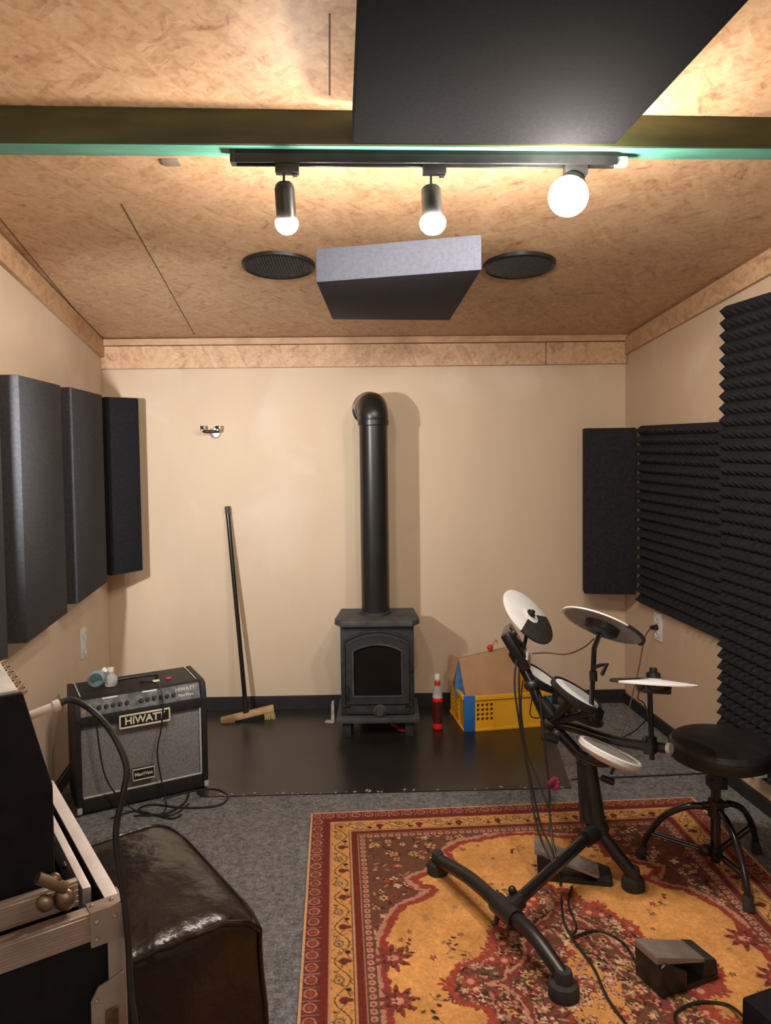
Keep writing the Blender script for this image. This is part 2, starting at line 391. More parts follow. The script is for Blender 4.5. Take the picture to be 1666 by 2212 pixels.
# trims: OSB band and pine lath on the back wall, OSB bands on the side walls
zt = P(780, 790, 4.2).z; zm = P(780, 745, 4.2).z
L = (RB - LB).length
bm = new(); box(bm, V(LB.x, LB.y, zt) + bd * .0, bd, bn, (0, 0, 1), (L * .843, .030, zm - zt + .01), .002, 1)
box(bm, V(LB.x, LB.y, zt + .002) + bd * (L * .8445), bd, bn, (0, 0, 1), (L * .1545, .029, zm - zt + .008), .002, 1); struct('trim_1', bm, M['osb_x'])
bm = new(); box(bm, V(LB.x, LB.y, zm + .012), bd, bn, (0, 0, 1), (L, .045, cz(4.22) - zm - .016), .003, 1); struct('trim_2', bm, M['pine'])
for nm, org, nrm, ztop, xf in (('trim_3', LB, ln, .0, xl), ('trim_4', RB, rn, .0, xr)):
    y1 = org.y - .035; bm = new(); hh = .095
    a = V(xf(y1), y1, cz(y1) - .012); b = V(xf(YN), YN, cz(YN) - .012)
    prism(bm, [a, b, b - V(0, 0, hh), a - V(0, 0, hh)], nrm * .02, .002); struct(nm, bm, M['osb_y'])
# ceiling board seams
def seam(name, a, b, w=.004):
    a = Vector(a); b = Vector(b); d = (b - a).normalized(); s = d.cross(V(0, 0, 1)).normalized() * w / 2
    bm = new(); prism(bm, [a - s, a + s, b + s, b - s], (0, 0, -.0012)); return struct(name, bm, M['seam'])
def CP(px, py):                                # the ceiling point seen at a pixel
    n = V(0, -CS, 1).normalized(); return PL(px, py, V(0, 0, cz(0)), n)
s0 = CP(420, 722); s1 = CP(262, 440)
seam('trim_5', s0, s1); s0 = CP(205, 722); s1 = CP(60, 545); seam('trim_6', s0, s1 + (s1 - s0) * .3)
s0 = CP(712, 30); s1 = CP(712, 205); seam('trim_7', s0, s1)
# skirtings
def skirt(name, a, b, nrm, h, th=.016):
    bm = new(); d = (b - a); box(bm, a, d, nrm, (0, 0, 1), (d.length, th, h), .002, 1); struct(name, bm, M['skirt'])
skirt('baseboard_back', LB + bd * .1, RB, bn, .075)
skirt('baseboard_right', V(xr(YN), YN, 0), RB, rn, .06)
skirt('baseboard_left', V(xl(YN), YN, 0), LB, ln, .06)
# carpet joint
bm = new(); a, b = G(1236, 1686), G(1560, 1671); prism(bm, [a, b, b + V(0, .012, 0), a + V(0, .012, 0)], (0, 0, .003)); struct('trim_8', bm, M['skirt'])

# ------------------------------------------------------------------ ceiling beam, track, lamps
BS = .050
zb = P(833, 313, 2.02).z
def by(x): return 2.02 + BS * x
bm = new(); x0, x1 = -1.32, 1.60
prism(bm, [V(x0, by(x0), zb), V(x1, by(x1), zb), V(x1, by(x1), cz(by(x1)) - .001), V(x0, by(x0), cz(by(x0)) - .001)], (0, .085, 0), .003)
beam = thing('ceiling_beam', 'dark green stained timber beam running across the ceiling', 'beam', (0, by(0), zb))
obj('timber', bm, M['green'], beam)
bm = new(); prism(bm, [V(x0, by(x0) + .004, zb - .002), V(x1, by(x1) + .004, zb - .002), V(x1, by(x1) + .081, zb - .002), V(x0, by(x0) + .081, zb - .002)], (0, 0, .0015)); u = obj('underside_strip', bm, M['teal_strip'], beam)
u['label'] = 'teal green underside of the beam'
# track
ta = P(508, 330, by(-.40) + .045); tb = P(1330, 330, by(.62) + .045); ta.z = tb.z = zb - .036
td = (tb - ta).normalized(); tn = V(-td.y, td.x, 0)
trk = thing('light_track', 'black three-lamp track rail screwed under the green beam', 'track light', (ta + tb) / 2)
bm = new(); Lk = (tb - ta).length
for off, w in ((-.0175, .006), (.0115, .006)): box(bm, ta + tn * off, td, tn, (0, 0, 1), (Lk, w, .034), .001, 1)
box(bm, ta - tn * .0175 + V(0, 0, .022), td, tn, (0, 0, 1), (Lk, .035, .012), .001, 1); obj('rail', bm, M['black_pl'], trk)
bm = new(); box(bm, ta - tn * .018 - td * .012, td, tn, (0, 0, 1), (.014, .036, .034), .003); obj('end_cap', bm, M['black_pl'], trk)
bm = new(); box(bm, tb - tn * .012, td, tn, (0, 0, 1), (.03, .024, .024), .003); o = obj('power_feed', bm, M['white_pl'], trk); o['label'] = 'whitish feed connector at the right end'
def spot(px, aim, label, bm_mat, rb, stem=.035, bl=.085, br=.0265, round_top=False, off=-.05):
    c = PL(px, 350, ta, tn); c.z = ta.z
    t = thing('track_spotlight', label, 'spotlight', (c.x, c.y, c.z - .2), 'spotlights on the ceiling track')
    bm = new(); box(bm, c - td * .022 - tn * .014 - V(0, 0, .024), td, tn, (0, 0, 1), (.062, .028, .026), .003)
    box(bm, c + td * .022 - tn * .01 - V(0, 0, .030), td, tn, (0, 0, 1), (.014, .02, .008), .002); obj('adapter', bm, M['black_pl'], t)
    a = c - V(0, 0, .024); b = a - V(0, 0, stem); bm = new(); tube(bm, [a, b], .0035, 10); obj('stem', bm, M['black_pl'], t)
    n = Vector(aim).normalized(); top = b - n * .004 + V(0, 0, -.002)
    bm = new()
    pr = [(0, 0), (br * .55, .001), (br * .85, .008), (br, .02), (br, bl), (br * .9, bl), (br * .88, bl - .012), (0, bl - .012)] if round_top else \
         [(0, 0), (br * .93, 0), (br, .004), (br, bl), (br * .9, bl), (br * .88, bl - .012), (0, bl - .012)]
    lathe(bm, pr, top, n, 28); obj('lamp_shade', bm, M['black_pl'], t)
    bm = new()
    if off < 0: lathe(bm, [(0, -.004), (br * .85, -.004), (rb * .93, .004), (rb, .013), (rb * .93, .024), (rb * .72, .034), (rb * .38, .041), (0, .043)], top + n * bl, n, 32)
    else: sphere(bm, top + n * (bl + rb * off), rb, 24)
    bb = obj('bulb', bm, bm_mat, t); bb['label'] = 'glowing white bulb'
    return t
spot(613, (.02, .28, -1), 'leftmost track spotlight, rounded black shade with a lit bulb', M['bulb'], .0315, .02, .094, .0265, True)
spot(931, (.02, -.30, -1), 'middle track spotlight, straight black cylinder with a lit bulb', M['bulb'], .0350, .040, .088, .027)
spot(1236, (-.30, -.72, -.62), 'rightmost track spotlight, turned toward the viewer and glaring white', M['bulb3'], .052, .022, .07, .036, off=.25)

# ------------------------------------------------------------------ ceiling absorbers
zp = zb - .012
a, b = G(762, 311, zp), G(1330, 313, zp); c2, d2 = G(1612, 0, zp), G(785, 0, zp)
dd = ((c2 - b).normalized() + (d2 - a).normalized()).normalized()
bm = new(); prism(bm, [a, b, b + dd * 1.15, a + dd * 1.15], (0, 0, .085), .006)
pn = thing('sound_absorber', 'huge dark panel hung against the near side of the beam, biggest one overhead', 'sound absorber', (a + b) / 2)
obj('fabric_body', bm, M['felt_k'], pn)
bm = new()
for q in (a + (b - a) * .2 + dd * .25, a + (b - a) * .8 + dd * .25, a + (b - a) * .2 + dd * .95, a + (b - a) * .8 + dd * .95):
    tube(bm, [q + V(0, 0, .08), V(q.x, q.y, cz(q.y) + .001)], .004, 8)
obj('hanger', bm, M['black_pl'], pn, split=True)
dF = 2.5
a = P(683, 608, dF); b = P(1040, 585, dF + .05); zf = (a.z + b.z) / 2; a = G(683, 610, zf); b = G(1041, 583, zf)
c2 = P(972, 675, 3.42); d2 = P(718, 690, 3.36)
ed = (b - a).normalized(); w = (b - a).length
back = ((c2 + d2) / 2 - (a + b) / 2); back -= ed * back.dot(ed) * .6
bm = new(); upn = V(0, 0, 1); upn = (upn - back.normalized() * upn.dot(back.normalized())).normalized()
poly = [a, b, c2, d2]; nn = (b - a).cross(d2 - a).normalized()
if nn.z < 0: nn = -nn
c2 = c2 - nn * (c2 - a).dot(nn)
prism(bm, [a, b, c2, d2], nn * .112, .006)
pn2 = thing('sound_absorber', 'slate blue padded box hanging below the ceiling between the two round grilles', 'sound absorber', (a + b + c2 + d2) / 4)
obj('fabric_body', bm, M['felt_bl'], pn2)
bm = new()
for s, t in ((.3, .9), (.7, .9)):
    q = (a + (b - a) * s) * (1 - t) + (d2 + (c2 - d2) * s) * t + nn * .1
    if cz(q.y) > q.z + .005: tube(bm, [q, V(q.x, q.y, cz(q.y) + .001)], .003, 8)
obj('hanger', bm, M['black_pl'], pn2, split=True)
# ceiling speakers
for px, lab in ((602, 'round black mesh speaker grille in the ceiling left of the hanging box'), (1122, 'round black mesh speaker grille in the ceiling right of the hanging box')):
    c = CP(px, 571); n = V(0, CS, -1).normalized()
    n = V(0, CS, -1).normalized(); r = .147
    t = thing('ceiling_speaker', lab, 'speaker', c, 'round speakers set in the ceiling')
    bm = new(); lathe(bm, [(r - .014, .001), (r - .014, .010), (r - .008, .016), (r - .002, .013), (r, .0)], c, n, 48); obj('rim', bm, M['black_pl'], t)
    bm = new(); lathe(bm, [(0, .002), (.05, .0018), (r - .012, .001)], c, n, 40); obj('cone', bm, M['rubber'], t)
    bm = new(); m = frame_to(n)
    for i in range(-11, 12):
        o_ = i * .012; hl = math.sqrt(max(0, (r - .013) ** 2 - o_ * o_))
        for ax in (0, 1):
            p0 = V(o_, -hl, .0095) if ax == 0 else V(-hl, o_, .0095); p1 = V(o_, hl, .0095) if ax == 0 else V(hl, o_, .0095)
            tube(bm, [c + m @ p0, c + m @ p1], .0016, 5)
    obj('mesh_grille', bm, M['black_pl'], t)
# small plate on ceiling
c = CP(370, 348); bm = new(); n = V(0, CS, -1).normalized(); obox(bm, c + n * .004, frame_to(n), (.05, .035, .008), .001)
tag(obj('ceiling_plate', bm, M['alu_dull']), 'small pale metal plate screwed to the ceiling behind the beam', 'plate')

# ------------------------------------------------------------------ side wall absorbers (left)
def wallpanel(p0, p1, z0, z1, nrm, th, label, mat, group='dark absorber panels on the left wall'):
    p0, p1 = Vector(p0), Vector(p1); bm = new()
    prism(bm, [V(p0.x, p0.y, z0), V(p1.x, p1.y, z0), V(p1.x, p1.y, z1), V(p0.x, p0.y, z1)], -Vector(nrm).normalized() * th, .008)
    return tag(obj('sound_absorber', bm, mat), label, 'sound absorber', group)
def face_pt(px, py, off): # the point of a plane parallel to the left wall, off in front of it
    return PL(px, py, LB + ln * off, ln)
TH = .105
def lp(px, off=TH): return face_pt(px, 1100, off)
A = lp(50, .115); B = lp(140, .115)
z1 = 1.745; z0 = .825
wallpanel(A, B, z0 - .005, z1, ln, .105, 'tall grey panel on the left wall, nearest of those fully in view', M['felt'])
A2 = lp(163, .115); B2 = lp(228, .115)
wallpanel(A2, B2, z0, z1 + .003, ln, .105, 'middle dark panel on the left wall, between the near one and the corner one', M['felt'])
A0 = lp(8, .115); dA = (A - B).normalized(); wallpanel(A0 + dA * .42, A0, z0 - .005, z1, ln, .105, 'partly cut off dark panel at the left frame edge', M['felt'])
# corner panel, almost facing the room
c0, c1 = P(236, 1100, 3.90), P(306, 1100, 4.06)
cn = V((c1 - c0).y, -(c1 - c0).x, 0).normalized()
wallpanel(V(c0.x, c0.y, 0), V(c1.x, c1.y, 0), z0 + .005, z1 + .003, cn, .075, 'black panel standing across the left corner of the back wall', M['felt_c'])
# right corner block
c0, c1 = P(1262, 1100, 4.12), P(1375, 1100, 4.074); cn = V((c1 - c0).y, -(c1 - c0).x, 0).normalized()
wallpanel(V(c0.x, c0.y, 0), V(c1.x, c1.y, 0), P(1262, 1287, 4.07).z, P(1262, 925, 4.07).z, cn, .10, 'smooth black panel in the right corner beside the pyramid foam', M['foam'], 'black absorbers at the right wall')
# pyramid foam
def foam(ya, yc, za, zc, label, cell=.05, hgt=.042):
    nx, nz = round(abs(ya - yc) / cell), round((zc - za) / cell); o = V(xr(ya), ya, za) + rn * .001; d = V(xr(yc) - xr(ya), yc - ya, 0); dx = d / nx; dz = V(0, 0, (zc - za) / nz)
    bm = new(); bs = .018
    g = [[bm.verts.new(o + dx * i + dz * j + rn * bs) for i in range(nx + 1)] for j in range(nz + 1)]
    for j in range(nz):
        for i in range(nx):
            ap = bm.verts.new(o + dx * (i + .5) + dz * (j + .5) + rn * (bs + hgt)); q = [g[j][i], g[j][i + 1], g[j + 1][i + 1], g[j + 1][i]]
            for k in range(4): bm.faces.new([q[k], q[(k + 1) % 4], ap])
    back = [bm.verts.new(o), bm.verts.new(o + d), bm.verts.new(o + d + V(0, 0, zc - za)), bm.verts.new(o + V(0, 0, zc - za))]
    bm.faces.new(back[::-1])
    bm.faces.new([back[0], back[1]] + [g[0][i] for i in range(nx, -1, -1)]); bm.faces.new([back[3]] + [g[nz][i] for i in range(nx + 1)] + [back[2]])
    bm.faces.new([back[0]] + [g[j][0] for j in range(nz + 1)] + [back[3]]); bm.faces.new([back[1], back[2]] + [g[j][nx] for j in range(nz, -1, -1)])
    tag(obj('acoustic_foam', bm, M['foam'], sharp=20), label, 'acoustic foam', 'pyramid foam mats on the right wall')
YE = PL(1562, 1100, RB + rn * .02, rn).y
foam(4.072, YE, .62, 1.57, 'charcoal pyramid foam mat between the corner panel and the taller mats')
foam(YE - .002, YE - 1.5, .14, 1.085, 'lower of the tall pyramid foam mats, behind the drum stool')
foam(YE - .002, YE - 1.5, 1.087, 2.06, 'upper pyramid foam mat with a zigzag edge, high on the right wall')

# ------------------------------------------------------------------ hearth, stove, pipe
mz = .004
pts = [G(440, 1724), G(1232, 1703), G(1228, 1690)]
bm = new(); f0, f1 = G(430, 1723), G(1234, 1703)
b1 = V(f1.x + .10, yb(1.0) - .018, 0); b0 = V(f0.x - .52, yb(-1.3) - .018, 0)
prism(bm, [f0, f1, b1, b0], (0, 0, mz))
tag(obj('hearth_sheet', bm, M['mat']), 'glossy black sheet on the floor under the stove', 'floor sheet')
bm = new()
for i in range(46):
    s = random.random(); p = f0.lerp(f1, s) + V(0, random.uniform(.0, .02), mz); r = random.uniform(.002, .008)
    cbox(bm, p + V(0, 0, .0012), (r * 2, r * random.uniform(.5, 1), .0022), random.uniform(0, 3))
o = tag(obj('floor_debris', bm, M['floor_dirt']), 'pale crumbs along the front edge of the black sheet', 'debris'); o['kind'] = 'stuff'
sy = 3.86; sl = G(733, 1595); sr = G(902, 1592); sy = (sl.y + sr.y) / 2
cx = (sl.x + sr.x) / 2; W = (sr.x - sl.x); dep = .27
def zpx(py, y, px=820): return P(px, py, y).z
stv = thing('wood_stove', 'small black cast iron wood stove with arched glass door', 'stove', (cx, sy + dep / 2, mz))
ztop = zpx(1340, sy); zbt = zpx(1547, sy)
bm = new(); hb = ztop - .025; b_in = .012
box(bm, (cx - W / 2 + b_in, sy + .012, zbt), (1, 0, 0), (0, 1, 0), (0, 0, 1), (W - 2 * b_in, dep - .012, hb - zbt), .006); obj('body', bm, M['iron'], stv)
# top plate with chamfered corners
bm = new(); wt = W + .036; y0 = sy - .022; y1 = sy + dep + .01
prism(bm, [V(cx - wt / 2, y0 + .06, ztop - .03), V(cx - wt / 2 + .035, y0, ztop - .03), V(cx + wt / 2 - .035, y0, ztop - .03), V(cx + wt / 2, y0 + .06, ztop - .03), V(cx + wt / 2 - .02, y1, ztop - .03), V(cx - wt / 2 + .02, y1, ztop - .03)], (0, 0, .032), .008)
obj('top_plate', bm, M['iron_dusty'], stv)
# base ledge
bm = new(); box(bm, (cx - W / 2 - .012, sy - .028, zbt - .028), (1, 0, 0), (0, 1, 0), (0, 0, 1), (W + .024, dep + .04, .028), .007); obj('ash_ledge', bm, M['iron_dusty'], stv)
for sx in (-1, 1):
    for yy in (sy + .02, sy + dep - .05):
        bm = new(); cbox(bm, (cx + sx * (W / 2 - .04), yy, (zbt - .028 + mz) / 2), (.045, .045, zbt - .028 - mz), 0, .006); obj('leg', bm, M['iron'], stv)
# arched door frame
def arch(w, h, rise, n=16):
    p = [(-w / 2, 0), (w / 2, 0), (w / 2, h - rise)]
    for i in range(1, n): t = i / n; x = w / 2 - w * t; p.append((x, h - rise + rise * math.sin(math.pi * t) ** .8))
    p.append((-w / 2, h - rise)); return p
def arch_ring(bm, outer, inner, cxx, yy, z0, z1o, th):
    n = len(outer); A = [bm.verts.new((cxx + x, yy, z0 + z)) for x, z in outer]; B_ = [bm.verts.new((cxx + x, yy, z1o + z)) for x, z in inner]
    A2 = [bm.verts.new(v.co + V(0, th, 0)) for v in A]; B2 = [bm.verts.new(v.co + V(0, th, 0)) for v in B_]
    for i in range(n):
        j = (i + 1) % n
        bm.faces.new([A[i], A[j], B_[j], B_[i]]); bm.faces.new([A2[j], A2[i], B2[i], B2[j]])
        bm.faces.new([A[j], A[i], A2[i], A2[j]]); bm.faces.new([B_[i], B_[j], B2[j], B2[i]])
dz0 = zpx(1520, sy); dz1 = zpx(1376, sy); dw = W * .80
door = None
bm = new(); arch_ring(bm, arch(dw, dz1 - dz0, .045), arch(dw - .07, dz1 - dz0 - .075, .035), cx, sy - .008, dz0, dz0 + .04, .022)
door = obj('door', bm, M['iron'], stv)
bm = new(); arch_ring(bm, arch(dw - .062, dz1 - dz0 - .067, .036), arch(dw - .078, dz1 - dz0 - .083, .033), cx, sy - .013, dz0 + .036, dz0 + .044, .01); obj('door_bead', bm, M['iron_dusty'], door)
bm = new(); prism(bm, [V(cx + x, sy + .004, dz0 + .042 + z) for x, z in arch(dw - .072, dz1 - dz0 - .078, .035)], (0, .006, 0)); obj('door_glass', bm, M['glass_dark'], door)
bm = new(); arch_ring(bm, arch(dw + .03, dz1 - dz0 + .05, .055), arch(dw + .012, dz1 - dz0 + .03, .05), cx, sy + .002, dz0 - .015, dz0 - .006, .012); obj('surround_moulding', bm, M['iron'], stv)
bm = new()
for z in (dz0 + .03, dz0 + .17): tube(bm, [V(cx + dw / 2 + .012, sy - .008, z), V(cx + dw / 2 + .012, sy - .008, z + .035)], .008, 12)
obj('hinge', bm, M['iron'], door, split=True)
bm = new(); tube(bm, [V(cx - dw / 2 + .012, sy - .01, dz0 + .02), V(cx - dw / 2 + .006, sy - .022, dz0 + .05), V(cx - dw / 2 + .006, sy - .022, dz0 + .1)], .006, 10, 5); obj('door_handle', bm, M['iron'], door)
# ash drawer
bm = new(); az0 = zbt + .012; box(bm, (cx - dw / 2, sy - .004, az0), (1, 0, 0), (0, 1, 0), (0, 0, 1), (dw, .02, dz0 - az0 - .022), .004); ad = obj('ash_drawer', bm, M['iron'], stv)
bm = new(); lathe(bm, [(0, .03), (.018, .028), (.022, .02), (.024, .012), (.034, .006), (.034, 0)], (cx + .01, sy - .003, (az0 + dz0) / 2 - .01), (0, -1, 0), 28); obj('air_knob', bm, M['iron_dusty'], ad)
bm = new()
for i in range(3): box(bm, (cx - dw / 2 + .02, sy + .006 - .011, dz0 - .016 - i * .004), (1, 0, 0), (0, 1, 0), (0, 0, 1), (dw - .04, .006, .002)); 
obj('vent_bar', bm, M['iron_dusty'], ad)
# flue pipe
pr_ = .0735; py_ = sy + .16; pc = P(812, 1335, py_).x; zel = P(815, 905, py_).z
flue = thing('stove_pipe', 'black stove pipe rising from the stove and elbowing into the wall', 'stove pipe', (pc, py_, ztop))
bm = new(); tube(bm, [V(pc, py_, ztop + .004), V(pc, py_, zel)], pr_, 40); obj('pipe', bm, M['pipe'], flue)
bm = new(); lathe(bm, [(pr_, 0), (pr_ + .007, .004), (pr_ + .007, .03), (pr_, .034)], (pc, py_, zel - .035), (0, 0, 1), 40)
wy = yb(pc); wp = P(798, 893, wy - .002); wp.z = zel + .065; rr = wy - py_
mid = [V(pc, py_, zel), V(pc, py_, zel + .025), V(pc - .004, py_ + .03, zel + .055), V(pc - .010, py_ + .07, zel + .065), wp]
tube(bm, mid, pr_ + .004, 40, 6); obj('elbow', bm, M['pipe'], flue)
bm = new(); lathe(bm, [(pr_ + .004, 0), (pr_ + .02, 0), (pr_ + .022, .006), (pr_ + .008, .012), (pr_ + .006, .045), (pr_ + .003, .05)], wp, (0, -1, 0), 44); o = obj('wall_collar', bm, M['chrome'], flue); o['label'] = 'shiny metal collar at the wall'
bm = new(); lathe(bm, [(pr_, 0), (pr_ + .010, 0), (pr_ + .008, .014), (pr_, .016)], (pc, py_, ztop + .002), (0, 0, 1), 40); obj('pipe_socket', bm, M['iron'], flue)

# ------------------------------------------------------------------ red scoop, paper scraps
c = G(877, 1580); bm = new()
pp = [(-.045, -.012), (-.02, -.026), (.02, -.028), (.045, -.014), (.04, .01), (-.03, .012)]
prism(bm, [V(c.x + x, c.y + y, mz + .004) for x, y in pp], (0, 0, .012), .003); tube(bm, [V(c.x - .03, c.y, mz + .012), V(c.x - .075, c.y + .04, mz + .02)], .006, 8)
tag(obj('firelighter', bm, M['red']), 'small red scrap lying under the right front of the stove', 'scrap')
c = G(714, 1562); bm = new()
prism(bm, [V(c.x - .03, c.y - .01, mz), V(c.x + .02, c.y - .02, mz), V(c.x + .025, c.y + .01, mz), V(c.x - .02, c.y + .02, mz)], (0, 0, .008), .002)
prism(bm, [V(c.x + .002, c.y + .02, mz), V(c.x + .02, c.y + .02, mz), V(c.x + .018, c.y + .03, mz + .11), V(c.x + .004, c.y + .03, mz + .10)], (0, .004, 0))
tag(obj('paper_scrap', bm, M['floor_dirt']), 'pale torn paper scrap at the left foot of the stove', 'paper')

# ------------------------------------------------------------------ broom
bc = G(533, 1556); top = P(491, 1095, yb(-.8) - .03)
hc = P(532, 1538, bc.y); brm = thing('broom', 'push broom with dark pole and pale wooden head leaning on the back wall', 'broom', (bc.x, bc.y, 0))
bm = new(); tube(bm, [hc, top], .0125, 14); obj('pole', bm, M['black_gloss'], brm)
bm = new(); tube(bm, [top - (top - hc).normalized() * .04, top + (top - hc).normalized() * .003], .0145, 14); obj('pole_cap', bm, M['iron_dusty'], brm)
e0, e1 = P(477, 1557, bc.y - .02), P(592, 1529, bc.y + .03); hd = (e1 - e0).normalized(); hm = frame_to(V(-hd.z, 0, hd.x) if abs(hd.x) > .1 else V(0, 0, 1), hd)
ax = hd; az = (V(0, 0, 1) - ax * ax.z).normalized(); ay = az.cross(ax)
HL = (e1 - e0).length
bm = new(); box(bm, e0 - ay * .03 - az * .012, ax, ay, az, (HL, .055, .026), .008); obj('head', bm, M['wood_broom'], brm)
bm = new(); tube(bm, [hc - V(0, 0, .01), hc + (top - hc).normalized() * .07], .017, 14); obj('socket', bm, M['black_pl'], brm)
def bristles(a0, a1, mat, nm, h):
    bm = new(); random.seed(3)
    for i in range(int((a1 - a0) * HL / .006)):
        for j in range(8):
            p = e0 + ax * (a0 * HL + i * .006 + .003) + ay * (-.024 + j * .006) - az * .012
            q = p - az * h + ax * random.uniform(-.006, .006) + ay * (random.uniform(-.004, .004) + (j - 3.5) * .003); q.z = max(q.z, mz + .001)
            tube(bm, [p, q], .0026, 4)
    obj(nm, bm, mat, brm)
bristles(.0, .24, M['bristle_y'], 'yellow_bristles', .042); bristles(.26, .78, M['bristle_b'], 'black_bristles', .045); bristles(.80, 1.0, M['bristle_y'], 'yellow_bristles', .042)

# ------------------------------------------------------------------ crate, cardboard box, bottle
FL, FR = G(1004, 1583), G(1192, 1569); BL_ = G(972, 1536)
cu_ = (FR - FL).normalized(); cv_ = V(-cu_.y, cu_.x, 0); cw = (FR - FL).length; cdp = .30; chh = .185
cr = thing('plastic_crate', 'yellow plastic crate with a blue corner beside the stove', 'crate', tuple((FL + FR) / 2 + cv_ * cdp / 2 + V(0, 0, mz)))
o0 = FL + V(0, 0, mz)
def panel_holes(bm, o, ax, n, w, h, holes, th=.006, r=.0085, c=.024):
    """wall sheet w x h with a block of round holes: holes = (x0, z0, nx, nz)"""
    ax = Vector(ax); n = Vector(n); x0, z0, nx, nz = holes
    def pt(x, z, k=0): return o + ax * x + V(0, 0, z) - n * k
    def rect(xa, xb, za, zb_):
        if xb - xa < 1e-4 or zb_ - za < 1e-4: return
        prism(bm, [pt(xa, za), pt(xb, za), pt(xb, zb_), pt(xa, zb_)], -n * th)
    X1, Z1 = x0 + nx * c, z0 + nz * c
    rect(0, x0, 0, h); rect(X1, w, 0, h); rect(x0, X1, 0, z0); rect(x0, X1, Z1, h)
    for i in range(nx):
        for j in range(nz):
            mx_, mz_ = x0 + (i + .5) * c, z0 + (j + .5) * c; A, B_, C_ = [], [], []
            for k in range(16):
                a_ = 2 * math.pi * k / 16; ca, sa = math.cos(a_), math.sin(a_); s_ = c / 2 / max(abs(ca), abs(sa))
                A.append(bm.verts.new(pt(mx_ + ca * s_, mz_ + sa * s_))); B_.append(bm.verts.new(pt(mx_ + ca * r, mz_ + sa * r))); C_.append(bm.verts.new(pt(mx_ + ca * r, mz_ + sa * r, th)))
            for k in range(16):
                l_ = (k + 1) % 16; bm.faces.new([A[k], A[l_], B_[l_], B_[k]]); bm.faces.new([B_[k], B_[l_], C_[l_], C_[k]])
bm = new(); cb = .055
panel_holes(bm, o0 + cu_ * cb, cu_, -cv_, cw - cb - .02, chh, (.006, .05, 4, 4))
panel_holes(bm, o0 + cv_ * cdp, -cv_, -cu_, cdp, chh, (.05, .05, 6, 4))
prism(bm, [o0 + cu_ * .005 + cv_ * cdp, o0 + cu_ * cw + cv_ * cdp, o0 + cu_ * cw + cv_ * cdp + V(0, 0, chh), o0 + cv_ * cdp + V(0, 0, chh)], -cv_ * .006)
prism(bm, [o0 + cu_ * cw + cv_ * .02, o0 + cu_ * cw + cv_ * cdp, o0 + cu_ * cw + cv_ * cdp + V(0, 0, chh), o0 + cu_ * cw + cv_ * .02 + V(0, 0, chh)], -cu_ * .006)
prism(bm, [o0 + V(0, 0, .002), o0 + cu_ * cw, o0 + cu_ * cw + cv_ * cdp, o0 + cv_ * cdp], (0, 0, .006)); obj('crate_wall', bm, M['yellow'], cr)
bm = new()
for z, h_, t_ in ((chh - .022, .022, .010), (.0, .012, .006)):
    box(bm, o0 + cu_ * cb - cv_ * t_ + V(0, 0, z), cu_, cv_, (0, 0, 1), (cw - cb, t_, h_), .002)
    box(bm, o0 - cu_ * t_ + cv_ * .01 + V(0, 0, z), cu_, cv_, (0, 0, 1), (t_, cdp - .01, h_), .002)
for x in (.10 + .055, .30): box(bm, o0 + cu_ * x - cv_ * .004, cu_, cv_, (0, 0, 1), (.004, .005, chh), .001)
for y in (.10, .2): box(bm, o0 - cu_ * .004 + cv_ * y, cu_, cv_, (0, 0, 1), (.005, .004, chh), .001)
obj('rim_and_ribs', bm, M['yellow'], cr)
bm = new()
box(bm, o0 - cu_ * .003 - cv_ * .003, cu_, cv_, (0, 0, 1), (cb + .004, .010, chh + .001), .003)
box(bm, o0 + cu_ * (cw - .016) - cv_ * .003, cu_, cv_, (0, 0, 1), (.019, .03, chh + .001), .003)
o = obj('corner_post', bm, M['blue'], cr, split=True); o['label'] = 'blue corner post'
cbx = thing('cardboard_box', 'upturned brown cardboard box tilted inside the yellow crate', 'box', tuple((FL + FR) / 2 + cv_ * .15 + V(0, 0, mz + .01)))
yf = FL.y + .03
q = [P(1007, 1510, yf), P(1125, 1506, yf + .03), P(1103, 1396, yf + .19), P(991, 1422, yf + .17)]
bm = new(); prism(bm, q, (.0, .006, -.006), .001); obj('front_flap', bm, M['card'], cbx)
q2 = [q[3] + V(.001, .002, 0), P(970, 1414, yf + .22), P(963, 1467, yf + .19), P(978, 1475, yf + .13)]
bm = new(); prism(bm, q2, (.006, .006, 0), .001); obj('side_flap', bm, M['card_dk'], cbx)
q2 = [q[0], q[3], P(980, 1478, yf + .16), P(984, 1503, yf + .08), P(1002, 1512, yf + .01)]
bm = new(); prism(bm, [v + V(-.001, .006, 0) for v in q2], (.008, .004, 0), .001); o = obj('printed_side', bm, M['blue_print'], cbx); o['label'] = 'blue printed side'
bk = [q[3] + V(0, .004, 0), q[2] + V(0, .004, 0), q[2] + V(.02, .07, -.17), q[3] + V(-.02, .07, -.17)]
bm = new(); prism(bm, bk, (0, .004, 0)); obj('back_flap', bm, M['card_dk'], cbx)
p = P(1059, 1399, yf + .165); bm = new(); sphere(bm, p, .017, 16, (1, .7, 1)); tube(bm, [p, p + V(.02, .01, .02), p + V(.035, .01, .04), p + V(.04, .01, .02)], .0022, 6, 4)
tag(obj('red_wrapper', bm, M['red']), 'small red wrapper lying on top of the cardboard box', 'wrapper')
